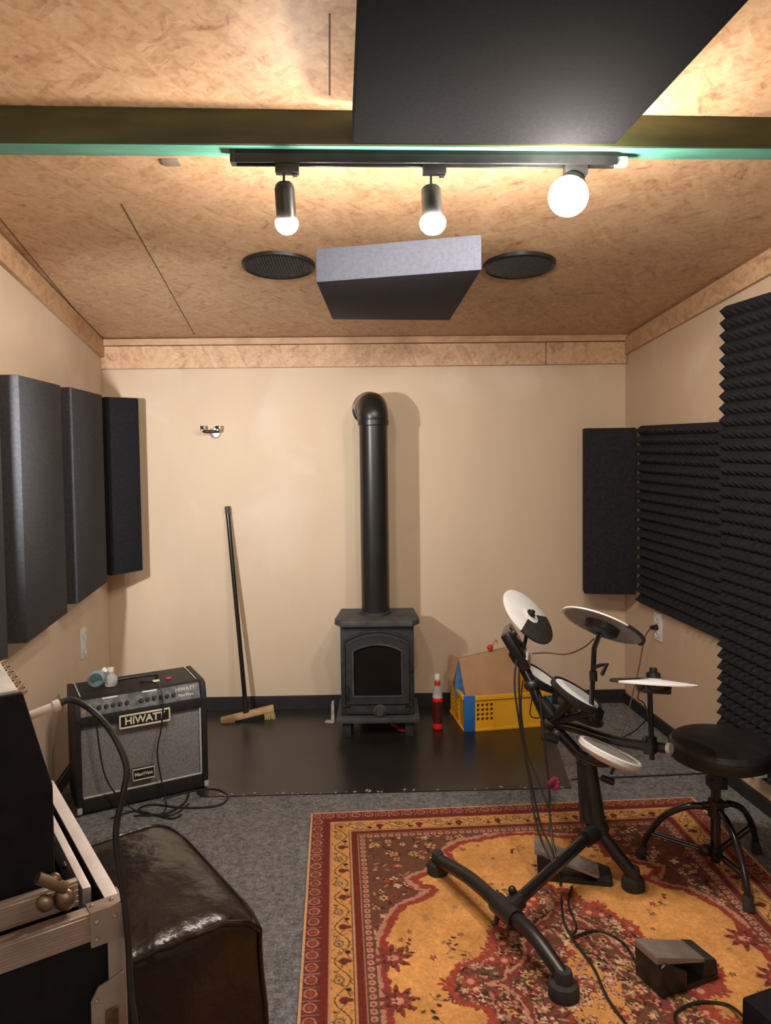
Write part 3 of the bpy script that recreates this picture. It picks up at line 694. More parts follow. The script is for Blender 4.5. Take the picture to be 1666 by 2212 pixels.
# bottle
bb = G(946, 1576); bz = mz; bt = thing('bottle', 'slim clear bottle of red liquid standing between the stove and crate', 'bottle', (bb.x, bb.y, bz))
hs = P(946, 1456, bb.y).z - bz; R_ = .0265
bm = new(); lathe(bm, [(0, .168 / .29 * hs), (R_ , .168 / .29 * hs), (R_ * .9, .19 / .29 * hs), (.014, .235 / .29 * hs), (.012, .245 / .29 * hs), (.012, hs - .02), (0, hs - .02)], (bb.x, bb.y, bz), (0, 0, 1), 32); obj('bottle_body', bm, M['clear'], bt)
bm = new(); lathe(bm, [(0, 0), (R_ * .8, 0), (R_, .006), (R_, .1675 / .29 * hs), (0, .1675 / .29 * hs)], (bb.x, bb.y, bz), (0, 0, 1), 28); o = obj('red_liquid', bm, M['red_liq'], bt)
bm = new(); lathe(bm, [(R_ + .0006, .035), (R_ + .0006, .15)], (bb.x, bb.y, bz), (0, 0, 1), 28, 3.5, 6.0, (0, 1, 0)); obj('bottle_label', bm, M['dark_label'], bt)
bm = new(); lathe(bm, [(.0135, 0), (.0155, 0), (.0155, .022), (.0135, .022)], (bb.x, bb.y, bz + .232 / .29 * hs), (0, 0, 1), 24); obj('neck_ring', bm, M['red'], bt)
bm = new(); lathe(bm, [(0, .026), (.013, .026), (.015, .02), (.015, 0), (0, 0)], (bb.x, bb.y, bz + hs - .026), (0, 0, 1), 24); obj('bottle_cap', bm, M['white_pl'], bt)

# ------------------------------------------------------------------ wall fittings
c = P(461, 932, yb(-.95)); wh = thing('wall_hanger', 'small black and chrome guitar hanger on the back wall above the broom', 'wall hook', c)
bm = new(); lathe(bm, [(0, .016), (.026, .014), (.033, .006), (.034, 0)], c + V(.01, 0, -.008), (0, -1, 0), 28); obj('base', bm, M['chrome'], wh)
bm = new(); tube(bm, [c + V(.01, -.01, -.004), c + V(0, -.05, .0)], .007, 10); tube(bm, [c + V(-.04, -.10, .022), c + V(-.04, -.055, .0), c + V(0, -.05, 0), c + V(.04, -.055, .0), c + V(.04, -.10, .022)], .0085, 10, 6); obj('yoke', bm, M['black_pl'], wh)
for sx in (-1, 1):
    bm = new(); tube(bm, [c + V(sx * .042, -.085, .002), c + V(sx * .042, -.085, .032)], .009, 12); obj('yoke_tip', bm, M['chrome'], wh)
def socket(name, c, nrm, w, h, n, label):
    m = frame_to(nrm, (0, 0, 1)); t = thing(name, label, 'socket', c)
    bm = new(); obox(bm, Vector(c) + Vector(nrm) * .005, Matrix((m.col[0], m.col[1], m.col[2])).transposed(), (w, h, .010), .003); obj('plate', bm, M['white_pl'], t)
    for i in range(n):
        cc = Vector(c) + V(0, 0, (i - (n - 1) / 2) * h / n) + Vector(nrm) * .0105
        bm = new(); lathe(bm, [(.021, 0), (.021, .003), (.018, .0035), (.017, .001), (0, .001)], cc, nrm, 28); q = obj('outlet', bm, M['white_pl'], t)
        bm = new()
        for s in (-1, 1): lathe(bm, [(0, .0012), (.003, .0012)], cc + m.col[1] * 0 + m.col[0] * s * .009, nrm, 10)
        obj('pin_hole', bm, M['black_pl'], q)
    return t
socket('wall_socket', PL(178, 1388, LB, ln), ln, .08, .145, 2, 'pale double wall socket on the left wall below the dark panels')
sk = PL(1424, 1353, RB, rn)
socket('wall_socket', sk, rn, .08, .145, 2, 'white double wall socket on the right wall with a cable plugged in')

# ------------------------------------------------------------------ combo amplifier
FL, FR = G(168, 1768), G(451, 1703); au = (FR - FL).normalized(); av = V(-au.y, au.x, 0); aw = (FR - FL).length
am = thing('guitar_amplifier', 'black combo guitar amplifier with grey grille cloth beside the left wall', 'amplifier', tuple((FL + FR) / 2 + av * .14))
D_ = .27; HT = .475; o0 = FL + V(0, 0, .012)
def AP(u, v, z): return o0 + au * u + av * v + V(0, 0, z)
def xsec(u): return [AP(u, 0, 0), AP(u, 0, .385), AP(u, .012, .455), AP(u, .05, HT - .012), AP(u, D_, HT - .012), AP(u, D_, 0)]
bm = new(); prism(bm, xsec(0), au * .022, .004); prism(bm, xsec(aw - .022), au * .022, .004)     # cheeks
prism(bm, [AP(.022, .03, .455), AP(.022, D_, .455), AP(.022, D_, HT - .014), AP(.022, .045, HT - .014)], au * (aw - .044), .002)
prism(bm, [AP(.022, .004, 0), AP(.022, D_, 0), AP(.022, D_, .055), AP(.022, .004, .055)], au * (aw - .044), .002)
prism(bm, [AP(.022, .004, .35), AP(.022, .05, .35), AP(.022, .05, .392), AP(.022, .004, .392)], au * (aw - .044), .002)
prism(bm, [AP(.022, D_ - .01, 0), AP(.022, D_, 0), AP(.022, D_, HT - .02), AP(.022, D_ - .01, HT - .02)], au * (aw - .044))
obj('cabinet', bm, M['tolex'], am)
bm = new(); prism(bm, [AP(.022, .018, .052), AP(.022, .03, .052), AP(.022, .03, .352), AP(.022, .018, .352)], au * (aw - .044)); obj('grille_cloth', bm, M['grill'], am)
bm = new(); pw = .006
for seg_ in ([AP(.026, .01, .059), AP(aw - .026, .01, .059)], [AP(aw - .028, .01, .059), AP(aw - .028, .01, .348)]): tube(bm, seg_, .0045, 8)
o = obj('piping', bm, M['silver_pl'], am); o['label'] = 'silver piping around the grille'
bm = new(); prism(bm, [AP(.024, .010, .392), AP(.024, .022, .392), AP(.024, .045, .456), AP(.024, .034, .456)], au * (aw - .048)); cp = obj('control_panel', bm, M['panel_metal'], am); cp['label'] = 'steel blue control panel'
pnm = (au.cross(AP(0, .034, .456) - AP(0, .010, .392))).normalized()
if pnm.dot(av) > 0: pnm = -pnm
pmid = lambda u, k: AP(u, .010 + .024 * k, .392 + .064 * k)
for i in range(12):
    u = .07 + i * .027 + (.03 if i > 5 else 0)
    if u > aw - .13: break
    bm = new(); lathe(bm, [(.009, 0), (.008, .010), (.006, .012), (0, .012)], pmid(u, .42), pnm, 16); obj('knob', bm, M['black_pl'], cp)
for i, u in enumerate((.035, .052)):
    bm = new(); lathe(bm, [(.009, 0), (.009, .004), (.004, .004), (.004, .001), (0, .001)], pmid(u, .3 + .3 * i), pnm, 16); obj('input_jack', bm, M['chrome'], cp)
ym = (AP(0, .034, .456) - AP(0, .010, .392)).normalized()
bm = new()
for u0, u1 in ((.11, .17), (.27, .33)): prism(bm, [pmid(u0, .86) + pnm * .0008, pmid(u1, .86) + pnm * .0008, pmid(u1, .95) + pnm * .0008, pmid(u0, .95) + pnm * .0008], pnm * .0006)
obj('white_marking', bm, M['white_pl'], cp)
text('panel_lettering', 'HIWATT', .022, pmid(aw - .085, .68) + pnm * .001, au, ym, .0004, M['white_pl'], cp)
text('panel_lettering', 'MaxWatt', .017, pmid(aw - .085, .32) + pnm * .001, au, ym, .0004, M['white_pl'], cp)
# top fittings
bm = new()
for u in (.03, aw - .03): box(bm, AP(u - .003, .06, HT - .0125), au, av, (0, 0, 1), (.005, D_ - .07, .0018))
obj('top_trim', bm, M['silver_pl'], am, split=True)
bm = new(); tube(bm, [AP(aw * .5 - .09, .16, HT - .014), AP(aw * .5 - .075, .16, HT + .004), AP(aw * .5 + .075, .16, HT + .004), AP(aw * .5 + .09, .16, HT - .014)], .007, 10, 5); obj('handle', bm, M['black_pl'], am)
bm = new()
for u in (.0, aw - .018):
    box(bm, AP(u - .001, -.0015, -.001), au, av, (0, 0, 1), (.02, .02, .028), .004)
obj('corner_cap', bm, M['silver_pl'], am, split=True)
bm = new()
for u in (.03, aw - .03):
    for v in (.03, D_ - .03): lathe(bm, [(.014, -.012), (.016, 0)], AP(u, v, 0), (0, 0, 1), 14)
obj('rubber_foot', bm, M['rubber'], am, split=True)
# badges
def badge(u0, u1, z0, z1, s, size, rim=.006):
    t_ = .008; y_ = -.004
    bm = new()
    box(bm, AP(u0, y_ - t_, z0), au, av, (0, 0, 1), (u1 - u0, t_, rim), .001); box(bm, AP(u0, y_ - t_, z1 - rim), au, av, (0, 0, 1), (u1 - u0, t_, rim), .001)
    box(bm, AP(u0, y_ - t_, z0), au, av, (0, 0, 1), (rim, t_, z1 - z0), .001); box(bm, AP(u1 - rim, y_ - t_, z0), au, av, (0, 0, 1), (rim, t_, z1 - z0), .001)
    b_ = obj('badge', bm, M['cream'], am)
    bm = new(); box(bm, AP(u0 + .002, y_ - .003, z0 + .002), au, av, (0, 0, 1), (u1 - u0 - .004, .02, z1 - z0 - .004)); obj('badge_plate', bm, M['black_pl'], b_)
    text('badge_lettering', s, size, AP((u0 + u1) / 2, y_ - .005, (z0 + z1) / 2), au, (0, 0, 1), .001, M['cream'], b_, True)
badge(.168, .375, .322, .378, 'HIWATT', .042); badge(.215, .305, .095, .142, 'MaxWatt', .019, .003)
# things on the amp
zt_ = HT + .0005
c = AP(.085, .14, zt_ - .0); rt_ = .034
tp = thing('plastic_jug', 'bluish translucent plastic jug lying on the left end of the amplifier', 'jug', c)
bm = new(); lathe(bm, [(.0, .0), (rt_ * .9, .0), (rt_, .01), (rt_, .055), (rt_ * .8, .064), (rt_ * .78, .06), (rt_ * .9, .05), (rt_ * .9, .01), (0, .01)], c + V(.02, -.045, rt_), (.25, -1, 0.1), 32)
for v in bm.verts: v.co.y += .06
obj('jug_body', bm, M['clear_teal'], tp)
bm = new(); lathe(bm, [(0, 0), (.011, 0), (.012, .01), (0, .011)], c + V(.045, .02, .058), (.6, -.2, .5), 16); obj('jug_cap', bm, M['white_pl'], tp)
c = AP(.165, .15, zt_ - .012)
gb = thing('small_bottle', 'small clear bottle with a white cap standing on the amplifier', 'bottle', c)
bm = new(); lathe(bm, [(0, 0), (.024, 0), (.027, .008), (.027, .03), (.018, .045), (.011, .052), (.011, .062), (0, .062)], c, (0, 0, 1), 24); obj('bottle_body', bm, M['clear'], gb)
bm = new(); lathe(bm, [(0, .016), (.013, .016), (.0135, .01), (.0135, 0), (0, 0)], c + V(0, 0, .060), (0, 0, 1), 20); obj('bottle_cap', bm, M['cream'], gb)
c = AP(.33, .10, HT - .012); bm = new(); box(bm, c, au, av, (0, 0, 1), (.028, .018, .005), .001); tag(obj('matchbox', bm, M['cream']), 'tiny pale packet lying on top of the amplifier', 'packet')
c = AP(.40, .12, HT - .012); bm = new(); lathe(bm, [(0, 0), (.012, 0), (.012, .004), (0, .005)], c, (0, 0, 1), 18); tag(obj('guitar_pick', bm, M['red']), 'small red disc lying near the right end of the amplifier top', 'plectrum')
def cable(name, pts, r, label, mat='cable', sm=8, group=None):
    bm = new(); tube(bm, pts, r, 8, sm); return tag(obj(name, bm, M[mat]), label, 'cable', group)
# cables over the grille and on the floor
cable('amp_cable', [AP(.30, -.0, HT - .01) - au * .02 + av * .13, AP(.335, .03, HT - .004), AP(.345, -.012, .395), AP(.335, -.016, .30), AP(.315, -.02, .20), AP(.33, -.024, .07), AP(.34, -.05, -.006), AP(.30, -.14, -.007), AP(.2, -.1, -.007)], .0032, 'thin black cable hanging down the middle of the amplifier front')
cable('amp_cable', [AP(.055, .003, .425), AP(.075, -.03, .39), AP(.085, -.03, .28), AP(.105, -.03, .15), AP(.15, -.035, .06), AP(.22, -.07, -.006), AP(.33, -.17, -.007), AP(.42, -.11, -.007)], .0032, 'thin black cable looping from the left input jack of the amplifier')
def gp(x, y, z=.0045): return G(x, y, z)
cable('floor_cable', [gp(355, 1725), gp(420, 1708), gp(470, 1706), gp(492, 1722), gp(470, 1740), gp(400, 1745), gp(330, 1738), gp(300, 1748), gp(318, 1760), gp(360, 1757), gp(398, 1735), gp(408, 1715)], .0042, 'black cable coiled on the carpet in front of the amplifier')
cable('floor_cable', [gp(240, 1768), gp(290, 1752), gp(340, 1762), gp(372, 1768), gp(392, 1760)], .0042, 'short black cable end between the amplifier and the leather pouf')

# ------------------------------------------------------------------ leather pouf
zt_ = .42
TFR, TBR = G(560, 1958, zt_), G(392, 1778, zt_); ed_ = (TBR - TFR).normalized(); le = (TBR - TFR).length + .03
uo = V(-ed_.y, ed_.x, 0); uo = uo if uo.x < 0 else -uo; wo = .36
pf = thing('leather_pouf', 'large dark brown leather pouf with piped seams in front of the amplifier', 'pouf', tuple(TFR + ed_ * le / 2 + uo * wo / 2 - V(0, 0, zt_)))
bm = new(); n1, n2, n3 = 26, 22, 18
def pouf_pt(a, b, c):
    # a along front-back, b to the left, c height, in 0..1
    x, y, z = a * 2 - 1, b * 2 - 1, c * 2 - 1
    puff = .018 * (1 - x * x) ; puf2 = .018 * (1 - y * y); pz = .03 * (1 - x ** 2) * (1 - y ** 2)
    ea = math.copysign(1, x) if abs(x) > .999 else 0; eb = math.copysign(1, y) if abs(y) > .999 else 0
    p = TFR * 1; p = V(p.x, p.y, 0) + ed_ * (le * a) + uo * (wo * b) + V(0, 0, zt_ * c)
    side = (1 - z * z)
    if ea: p += ed_ * ea * side * (puf2 + .008 + .006 * math.sin(9 * b + 4 * c))
    if eb: p += uo * eb * side * (puff + .006 * math.sin(11 * a + 5 * c))
    if c > .999: p.z += pz + .004 * math.sin(14 * a + 3 * b) * (1 - y * y) + .003 * math.sin(30 * b + 9 * a) * max(0, 1 - a * 5)
    if c > .999:
        p.z -= .012 * abs(x) ** 6 * abs(y) ** 6 + .035 * max(0, 1 - b / .25) ** 2 * (1 - .0 * a) + .010 * max(0, 1 - a / .1) ** 2
    else: p.z -= .035 * (c if b < .001 else (c * max(0, 1 - b / .25) ** 2)) + .010 * c * max(0, 1 - a / .1) ** 2
    return p
def sheet(fn, na, nb):
    g = [[bm.verts.new(fn(i / na, j / nb)) for j in range(nb + 1)] for i in range(na + 1)]
    for i in range(na):
        for j in range(nb): bm.faces.new([g[i][j], g[i + 1][j], g[i + 1][j + 1], g[i][j + 1]])
sheet(lambda a, b: pouf_pt(a, b, 1), n1, n2); sheet(lambda a, b: pouf_pt(a, b, 0), n1, n2)
sheet(lambda a, c: pouf_pt(a, 0, c), n1, n3); sheet(lambda a, c: pouf_pt(a, 1, c), n1, n3)
sheet(lambda b, c: pouf_pt(0, b, c), n2, n3); sheet(lambda b, c: pouf_pt(1, b, c), n2, n3)
bmesh.ops.remove_doubles(bm, verts=bm.verts, dist=.0005)
body = obj('cushion_body', bm, M['leather'], pf, 60)
bm = new()
top_loop = [pouf_pt(i / 12, 0, 1) for i in range(13)] + [pouf_pt(1, i / 12, 1) for i in range(1, 13)] + [pouf_pt(1 - i / 12, 1, 1) for i in range(1, 13)] + [pouf_pt(0, 1 - i / 12, 1) for i in range(1, 13)]
tube(bm, top_loop, .007, 8); tube(bm, [pouf_pt(0, 0, 1 - i / 10) for i in range(11)], .007, 8); tube(bm, [pouf_pt(1, 0, 1 - i / 10) for i in range(11)], .007, 8)
obj('seam_piping', bm, M['leather'], pf)

# ------------------------------------------------------------------ flight case with equipment in it
ZC = .77
F0 = G(262, 1952, ZC); S1 = G(118, 1700, ZC); sv = (S1 - F0).normalized(); sv.z = 0; fu = V(-sv.y, sv.x, 0)
if fu.x > 0: fu = -fu
SL = (S1 - F0).length + .03; FLn = .46
print('POUF', [(q - V(F0.x, F0.y, 0)).dot(-fu) for q in (TFR + uo * wo, TBR + uo * wo)], [(q - V(F0.x, F0.y, 0)).dot(sv) for q in (TFR + uo * wo, TBR + uo * wo)], SL)
fc = thing('flight_case', 'black flight case with aluminium edges in the left foreground', 'flight case', tuple(V(F0.x, F0.y, 0) + sv * SL / 2 + fu * FLn / 2))
fo = V(F0.x, F0.y, 0)
def FC(u, v, z): return fo + fu * u + sv * v + V(0, 0, z)
t_ = .012; ZB = .008
bm = new()
box(bm, FC(.004, .004, ZB), fu, sv, (0, 0, 1), (FLn - .008, t_, ZC - ZB - .004)); box(bm, FC(.004, SL - t_ - .004, ZB), fu, sv, (0, 0, 1), (FLn - .008, t_, ZC - ZB - .004))
box(bm, FC(.004, .004, ZB), fu, sv, (0, 0, 1), (t_, SL - .008, ZC - ZB - .004)); box(bm, FC(FLn - t_ - .004, .004, ZB), fu, sv, (0, 0, 1), (t_, SL - .008, ZC - ZB - .004))
box(bm, FC(.004, .004, ZB), fu, sv, (0, 0, 1), (FLn - .008, SL - .008, .02)); box(bm, FC(.03, .03, ZC - .11), fu, sv, (0, 0, 1), (FLn - .06, SL - .06, .012))
obj('case_panel', bm, M['tolex_matt'], fc)
def rail(u0, v0, du, dv, z, nm='edge_rail', mat='alu'):
    bm = new(); ln_ = math.hypot(du, dv); d = (fu * du + sv * dv).normalized(); nI = V(-d.y, d.x, 0)
    cc = FC(FLn / 2, SL / 2, 0) - FC(u0, v0, 0)
    if nI.dot(cc) < 0: nI = -nI
    box(bm, FC(u0, v0, z - .042) - nI * .003, d, nI, (0, 0, 1), (ln_, .004, .044), .001)
    for k in (.008, .018, .028, .038): box(bm, FC(u0, v0, z - .042 + k) - nI * .005, d, nI, (0, 0, 1), (ln_, .003, .003), .001, 1)
    box(bm, FC(u0, v0, z) - nI * .003, d, nI, (0, 0, 1), (ln_, .022, .003), .001)
    return obj(nm, bm, M[mat], fc)
rail(0, 0, FLn, 0, ZC, mat='alu_dull'); rail(0, 0, 0, SL, ZC); rail(0, SL, FLn, 0, ZC); rail(FLn, 0, 0, SL, ZC)
bm = new(); box(bm, FC(-.003, -.003, .0), fu, sv, (0, 0, 1), (.026, .004, ZC), .001); box(bm, FC(-.003, -.003, .0), fu, sv, (0, 0, 1), (.004, .026, ZC), .001)
tube(bm, [FC(-.001, -.001, 0), FC(-.001, -.001, ZC)], .004, 8); obj('corner_rail', bm, M['alu_dull'], fc)
bm = new(); box(bm, FC(-.006, -.006, ZC - .052), fu, sv, (0, 0, 1), (.055, .006, .055), .002); box(bm, FC(-.006, -.006, ZC - .052), fu, sv, (0, 0, 1), (.006, .055, .055), .002); box(bm, FC(-.006, -.006, ZC + .001), fu, sv, (0, 0, 1), (.055, .03, .004), .001)
for u, z in ((.012, -.012), (.04, -.012), (.04, -.04)): sphere(bm, FC(u, -.007, ZC + z), .004, 10)
for u in (.012, .042): sphere(bm, FC(u, .012, ZC + .005), .004, 10)
obj('corner_brace', bm, M['alu_dull'], fc)
# lower ball corner with recessed latch
zc_ = P(225, 2105, F0.y).z
bm = new(); prism(bm, [FC(0, -.004, zc_ - .16), FC(.052, -.004, zc_ - .16), FC(.052, -.004, zc_ - .02), FC(.04, -.004, zc_), FC(.0, -.004, zc_ + .01)], -sv * .004, .001)
for z in (.02, .06, .11): sphere(bm, FC(.044, -.009, zc_ - z), .0035, 10)
lt = obj('latch_plate', bm, M['alu_dull'], fc)
bm = new(); box(bm, FC(.012, -.014, zc_ - .13), fu, sv, (0, 0, 1), (.020, .006, .09), .003); tube(bm, [FC(.008, -.018, zc_ - .10), FC(.035, -.018, zc_ - .13)], .006, 10); obj('butterfly_latch', bm, M['brass'], lt)
# inner rack strip
bm = new(); box(bm, FC(.028, .075, ZC - .05), fu, sv, (0, 0, 1), (.014, SL - .15, .052), .002); rs = obj('rack_strip', bm, M['alu'], fc)
for v in (.12, .2, .3, .38):
    bm = new(); sphere(bm, FC(.043, v, ZC - .015), .007, 12); obj('rack_screw', bm, M['chrome'], rs, split=True)
# equipment box in the case
bx = thing('mixing_console', 'black equipment box with a bright speckled top standing in the flight case', 'audio equipment', tuple(FC(.28, .24, ZC - .098)))
vf = .045; p0 = FC(0, vf, 0)
def FP(px, py, v=vf): return PL(px, py, FC(0, v, 0), sv)
ur = (FP(118, 1880) - FC(0, vf, 0)).dot(fu)
ztp = FP(50, 1497).z; utp = (FP(50, 1497) - FC(0, vf, 0)).dot(fu); zmd = FP(115, 1700).z; umd = (FP(115, 1700) - FC(0, vf, 0)).dot(fu)
vb = vf + .34; zb0 = ZC - .097
sec = [FC(ur, vf, zb0), FC(umd, vf, zmd), FC(utp, vf, ztp), FC(FLn - .05, vf, ztp), FC(FLn - .05, vf, zb0)]
bm = new(); prism(bm, sec, sv * (vb - vf), .004); obj('chassis', bm, M['tolex_matt'], bx)
bm = new(); box(bm, FC(utp + .006, vf + .006, ztp - .001), fu, sv, (0, 0, 1), (FLn - .06 - utp, vb - vf - .012, .006), .002); tpn = obj('top_panel', bm, M['silver_pl'], bx); tpn['label'] = 'bright silvery top panel'
for i in range(6):
    bm = new(); lathe(bm, [(0, .012), (.006, .012), (.008, .009), (.008, 0)], FC(utp + .004 - i * .0, vf + .02 + i * .035, ztp - .004), -fu + V(0, 0, .5), 16); obj('screw_knob', bm, M['chrome'], tpn)
# front rail of the lower part
zr1 = FP(165, 1892, .02).z; ur1 = (FP(170, 1900, .02) - FC(0, .02, 0)).dot(fu)
bm = new(); hr = .042
box(bm, FC(ur1, .026, ZC + .004), fu, sv, (0, 0, 1), (FLn - .05 - ur1, .012, hr), .002)
for k in (.008, .017, .026, .035): box(bm, FC(ur1, .0235, ZC + .004 + k), fu, sv, (0, 0, 1), (FLn - .05 - ur1, .004, .002), .0005, 1)
rl = obj('front_rail', bm, M['alu_dull'], bx)
bm = new()
for k, (uu, zz, r) in enumerate(((ur1 + .022, ZC + .026, .018), (ur1 + .05, ZC + .03, .014), (ur1 + .035, ZC + .062, .011))): sphere(bm, FC(uu, .020, zz), r, 16, (1, .6, 1))
tube(bm, [FC(ur1 + .02, .016, ZC + .045), FC(ur1 + .06, .016, ZC + .075)], .009, 10); obj('turn_latch', bm, M['brass'], rl)
# jack plug and its cable
j0 = FP(66, 1546, vf + .05); j1 = P(128, 1522, j0.y + .03)
jd = (j1 - j0).normalized()
jp = thing('audio_plug_cable', 'thick black cable with a shiny metal plug drooping from the equipment box', 'cable', tuple(j0))
bm = new(); tube(bm, [j0 - jd * .02, j0 + jd * .04], .0075, 16); tube(bm, [j0 + jd * .035, j1], .0095, 16); o = obj('metal_plug', bm, M['alu'], jp); o['label'] = 'shiny metal plug'
cy_ = j1.y
bm = new(); tube(bm, [j1 - jd * .005, j1 + jd * .02, P(200, 1536, cy_ + .0), P(243, 1585, cy_), P(273, 1655, cy_ - .01), P(266, 1715, cy_ - .02), P(251, 1790, cy_ - .03), P(256, 1870, cy_ - .04), P(270, 1960, cy_ - .05), P(278, 2050, cy_ - .06), P(282, 2140, cy_ - .07), P(294, 2240, cy_ - .08), P(310, 2500, cy_ - .1), P(320, 2700, cy_ - .1)], .0052, 12, 8); obj('cord', bm, M['cable'], jp)

# ------------------------------------------------------------------ rug
RBL, RBR = G(672, 1762), G(1496, 1726); RU = (RBR - RBL).normalized(); RW = (RBR - RBL).length
RV = ((G(664, 2212) - RBL).normalized() + (G(1666, 1889) - RBR).normalized()).normalized(); RV = V(RU.y, -RU.x, 0)
RLn = 2.30
cell = .0032; NU, NV = int(RW / cell), int(RLn / cell)
rng = np.random.RandomState(4)
yy, xx = np.mgrid[0:NV, 0:NU].astype(np.float32); uu = (xx + .5) * cell; vv = (yy + .5) * cell
X = uu - RW / 2; Y = vv - RLn / 2
GOLD = np.array([.66, .315, .090]); GOLD2 = np.array([.70, .38, .13]); RED = np.array([.27, .045, .028]); MAR = np.array([.14, .030, .026]); DRK = np.array([.055, .028, .020])
PINK = np.array([.58, .29, .20]); OLV = np.array([.09, .075, .028]); TAN = np.array([.62, .35, .18]); CRM = np.array([.62, .44, .30]); BRN = np.array([.15, .062, .040])
img = np.zeros((NV, NU, 3), np.float32); img[:] = GOLD
def noise(sx, seed=0, ay=1.0):
    r = np.random.RandomState(seed); gy, gx = int(RLn / sx * ay) + 3, int(RW / sx) + 3; g = r.rand(gy, gx).astype(np.float32)
    fx = uu / sx; fy = vv / sx * ay; ix = fx.astype(int); iy = fy.astype(int); tx = fx - ix; ty = fy - iy; tx = tx * tx * (3 - 2 * tx); ty = ty * ty * (3 - 2 * ty)
    return (g[iy, ix] * (1 - tx) + g[iy, ix + 1] * tx) * (1 - ty) + (g[iy + 1, ix] * (1 - tx) + g[iy + 1, ix + 1] * tx) * ty
n1_ = noise(.012, 1); n2_ = noise(.03, 2); n3_ = noise(.10, 3); n4_ = noise(.007, 5)
def flower(cx_, cy_, r, petals, core, dark=None, np_=5, ph=0.0):
    i0, i1 = max(0, int((cy_ - r * 1.3) / cell)), min(NV, int((cy_ + r * 1.3) / cell) + 1); j0_, j1_ = max(0, int((cx_ - r * 1.3) / cell)), min(NU, int((cx_ + r * 1.3) / cell) + 1)
    if i1 <= i0 or j1_ <= j0_: return
    dx = uu[i0:i1, j0_:j1_] - cx_; dy = vv[i0:i1, j0_:j1_] - cy_; rr_ = np.hypot(dx, dy); th = np.arctan2(dy, dx)
    edge = r * (.72 + .28 * np.cos(np_ * th + ph)); sub = img[i0:i1, j0_:j1_]
    if dark is not None: sub[rr_ < edge * 1.25] = dark
    sub[rr_ < edge] = petals; sub[rr_ < r * .32] = core
def leaf(cx_, cy_, a, l, w, col):
    i0, i1 = max(0, int((cy_ - l) / cell)), min(NV, int((cy_ + l) / cell) + 1); j0_, j1_ = max(0, int((cx_ - l) / cell)), min(NU, int((cx_ + l) / cell) + 1)
    if i1 <= i0 or j1_ <= j0_: return
    dx = uu[i0:i1, j0_:j1_] - cx_; dy = vv[i0:i1, j0_:j1_] - cy_; p = dx * math.cos(a) + dy * math.sin(a); q = -dx * math.sin(a) + dy * math.cos(a)
    img[i0:i1, j0_:j1_][((p / l) ** 2 + (q / w) ** 2) < 1] = col
def stroke(pts, w, col):
    for (x0_, y0_), (x1_, y1_) in zip(pts, pts[1:]):
        k = max(2, int(math.hypot(x1_ - x0_, y1_ - y0_) / (w * .7)))
        for i in range(k): t = i / k; leaf(x0_ + (x1_ - x0_) * t, y0_ + (y1_ - y0_) * t, 0, w, w, col)
# field shape: lobed outline measured on the rug, mirrored about both centre lines
def mirror(q):
    q = [(a - RW / 2, b - RLn / 2) for a, b in q]
    return q + [(a, -b) for a, b in q[::-1][1:]] + [(-a, -b) for a, b in q[1:]] + [(-a, b) for a, b in q[::-1][1:-1]]
def sdist(poly):
    d = np.full(X.shape, 9.0, np.float32); ins = np.zeros(X.shape, bool); n = len(poly)
    xj = X + (noise(.02, 11) - .5) * .012 + (n4_ - .5) * .010; yj = Y + (noise(.02, 12) - .5) * .012 + (noise(.007, 13) - .5) * .010
    for k in range(n):
        (x0_, y0_), (x1_, y1_) = poly[k], poly[(k + 1) % n]; ex, ey = x1_ - x0_, y1_ - y0_; l2 = ex * ex + ey * ey + 1e-9
        t = np.clip(((xj - x0_) * ex + (yj - y0_) * ey) / l2, 0, 1); d = np.minimum(d, np.hypot(xj - x0_ - t * ex, yj - y0_ - t * ey))
        if abs(ey) > 1e-9: ins ^= ((y0_ > yj) != (y1_ > yj)) & (xj < ex * (yj - y0_) / ey + x0_)
    return np.where(ins, d, -d)
fieldq = [(.79, .222), (.726, .226), (.646, .25), (.546, .271), (.494, .328), (.501, .406), (.423, .449), (.348, .496), (.381, .55), (.419, .562), (.371, .607), (.326, .626), (.29, .662), (.253, .736), (.232, .807), (.228, .95), (.228, 1.15)]
medq = [(.79, .535), (.745, .60), (.70, .60), (.69, .67), (.63, .70), (.60, .77), (.565, .80), (.56, .87), (.509, .915), (.45, .93), (.426, .975), (.405, 1.02), (.43, 1.085), (.497, 1.11), (.50, 1.15)]
fd = sdist(mirror(fieldq)); md = sdist(mirror(medq))
spandrel = fd < 0
tint = (n3_ - .5)[..., None] * .30 + (n2_ - .5)[..., None] * .2
img[:] = GOLD * (1 + tint)
img[spandrel] = BRN
def scatter(mask, n, fn):
    ii, jj = np.nonzero(mask)
    for k in rng.choice(len(ii), n, replace=len(ii) < n): fn((jj[k] + .5) * cell, (ii[k] + .5) * cell)
def fl_dense(x, y):
    c = [PINK, CRM, PINK * .8, RED * 1.3, MAR * 1.6, GOLD2 * .8, TAN][rng.randint(7)]; flower(x, y, rng.uniform(.009, .021), c, [RED, DRK, CRM][rng.randint(3)], [DRK, BRN, MAR][rng.randint(3)], rng.randint(4, 7), rng.rand() * 6)
def lf(x, y): leaf(x, y, rng.rand() * 3, rng.uniform(.008, .016), .0042, [OLV, DRK, MAR, PINK * .7][rng.randint(4)])
def spray(x, y):
    a = rng.rand() * 6.28; stroke([(x, y), (x + .03 * math.cos(a), y + .03 * math.sin(a)), (x + .05 * math.cos(a + .4), y + .05 * math.sin(a + .4))], .0017, OLV * 1.6)
    for k in range(4): leaf(x + rng.uniform(-.03, .03), y + rng.uniform(-.03, .03), rng.rand() * 3, .009, .0048, [OLV, DRK, MAR * 1.3, TAN * .5][rng.randint(4)])
scatter(spandrel, 1150, fl_dense); scatter(spandrel, 1500, lf)
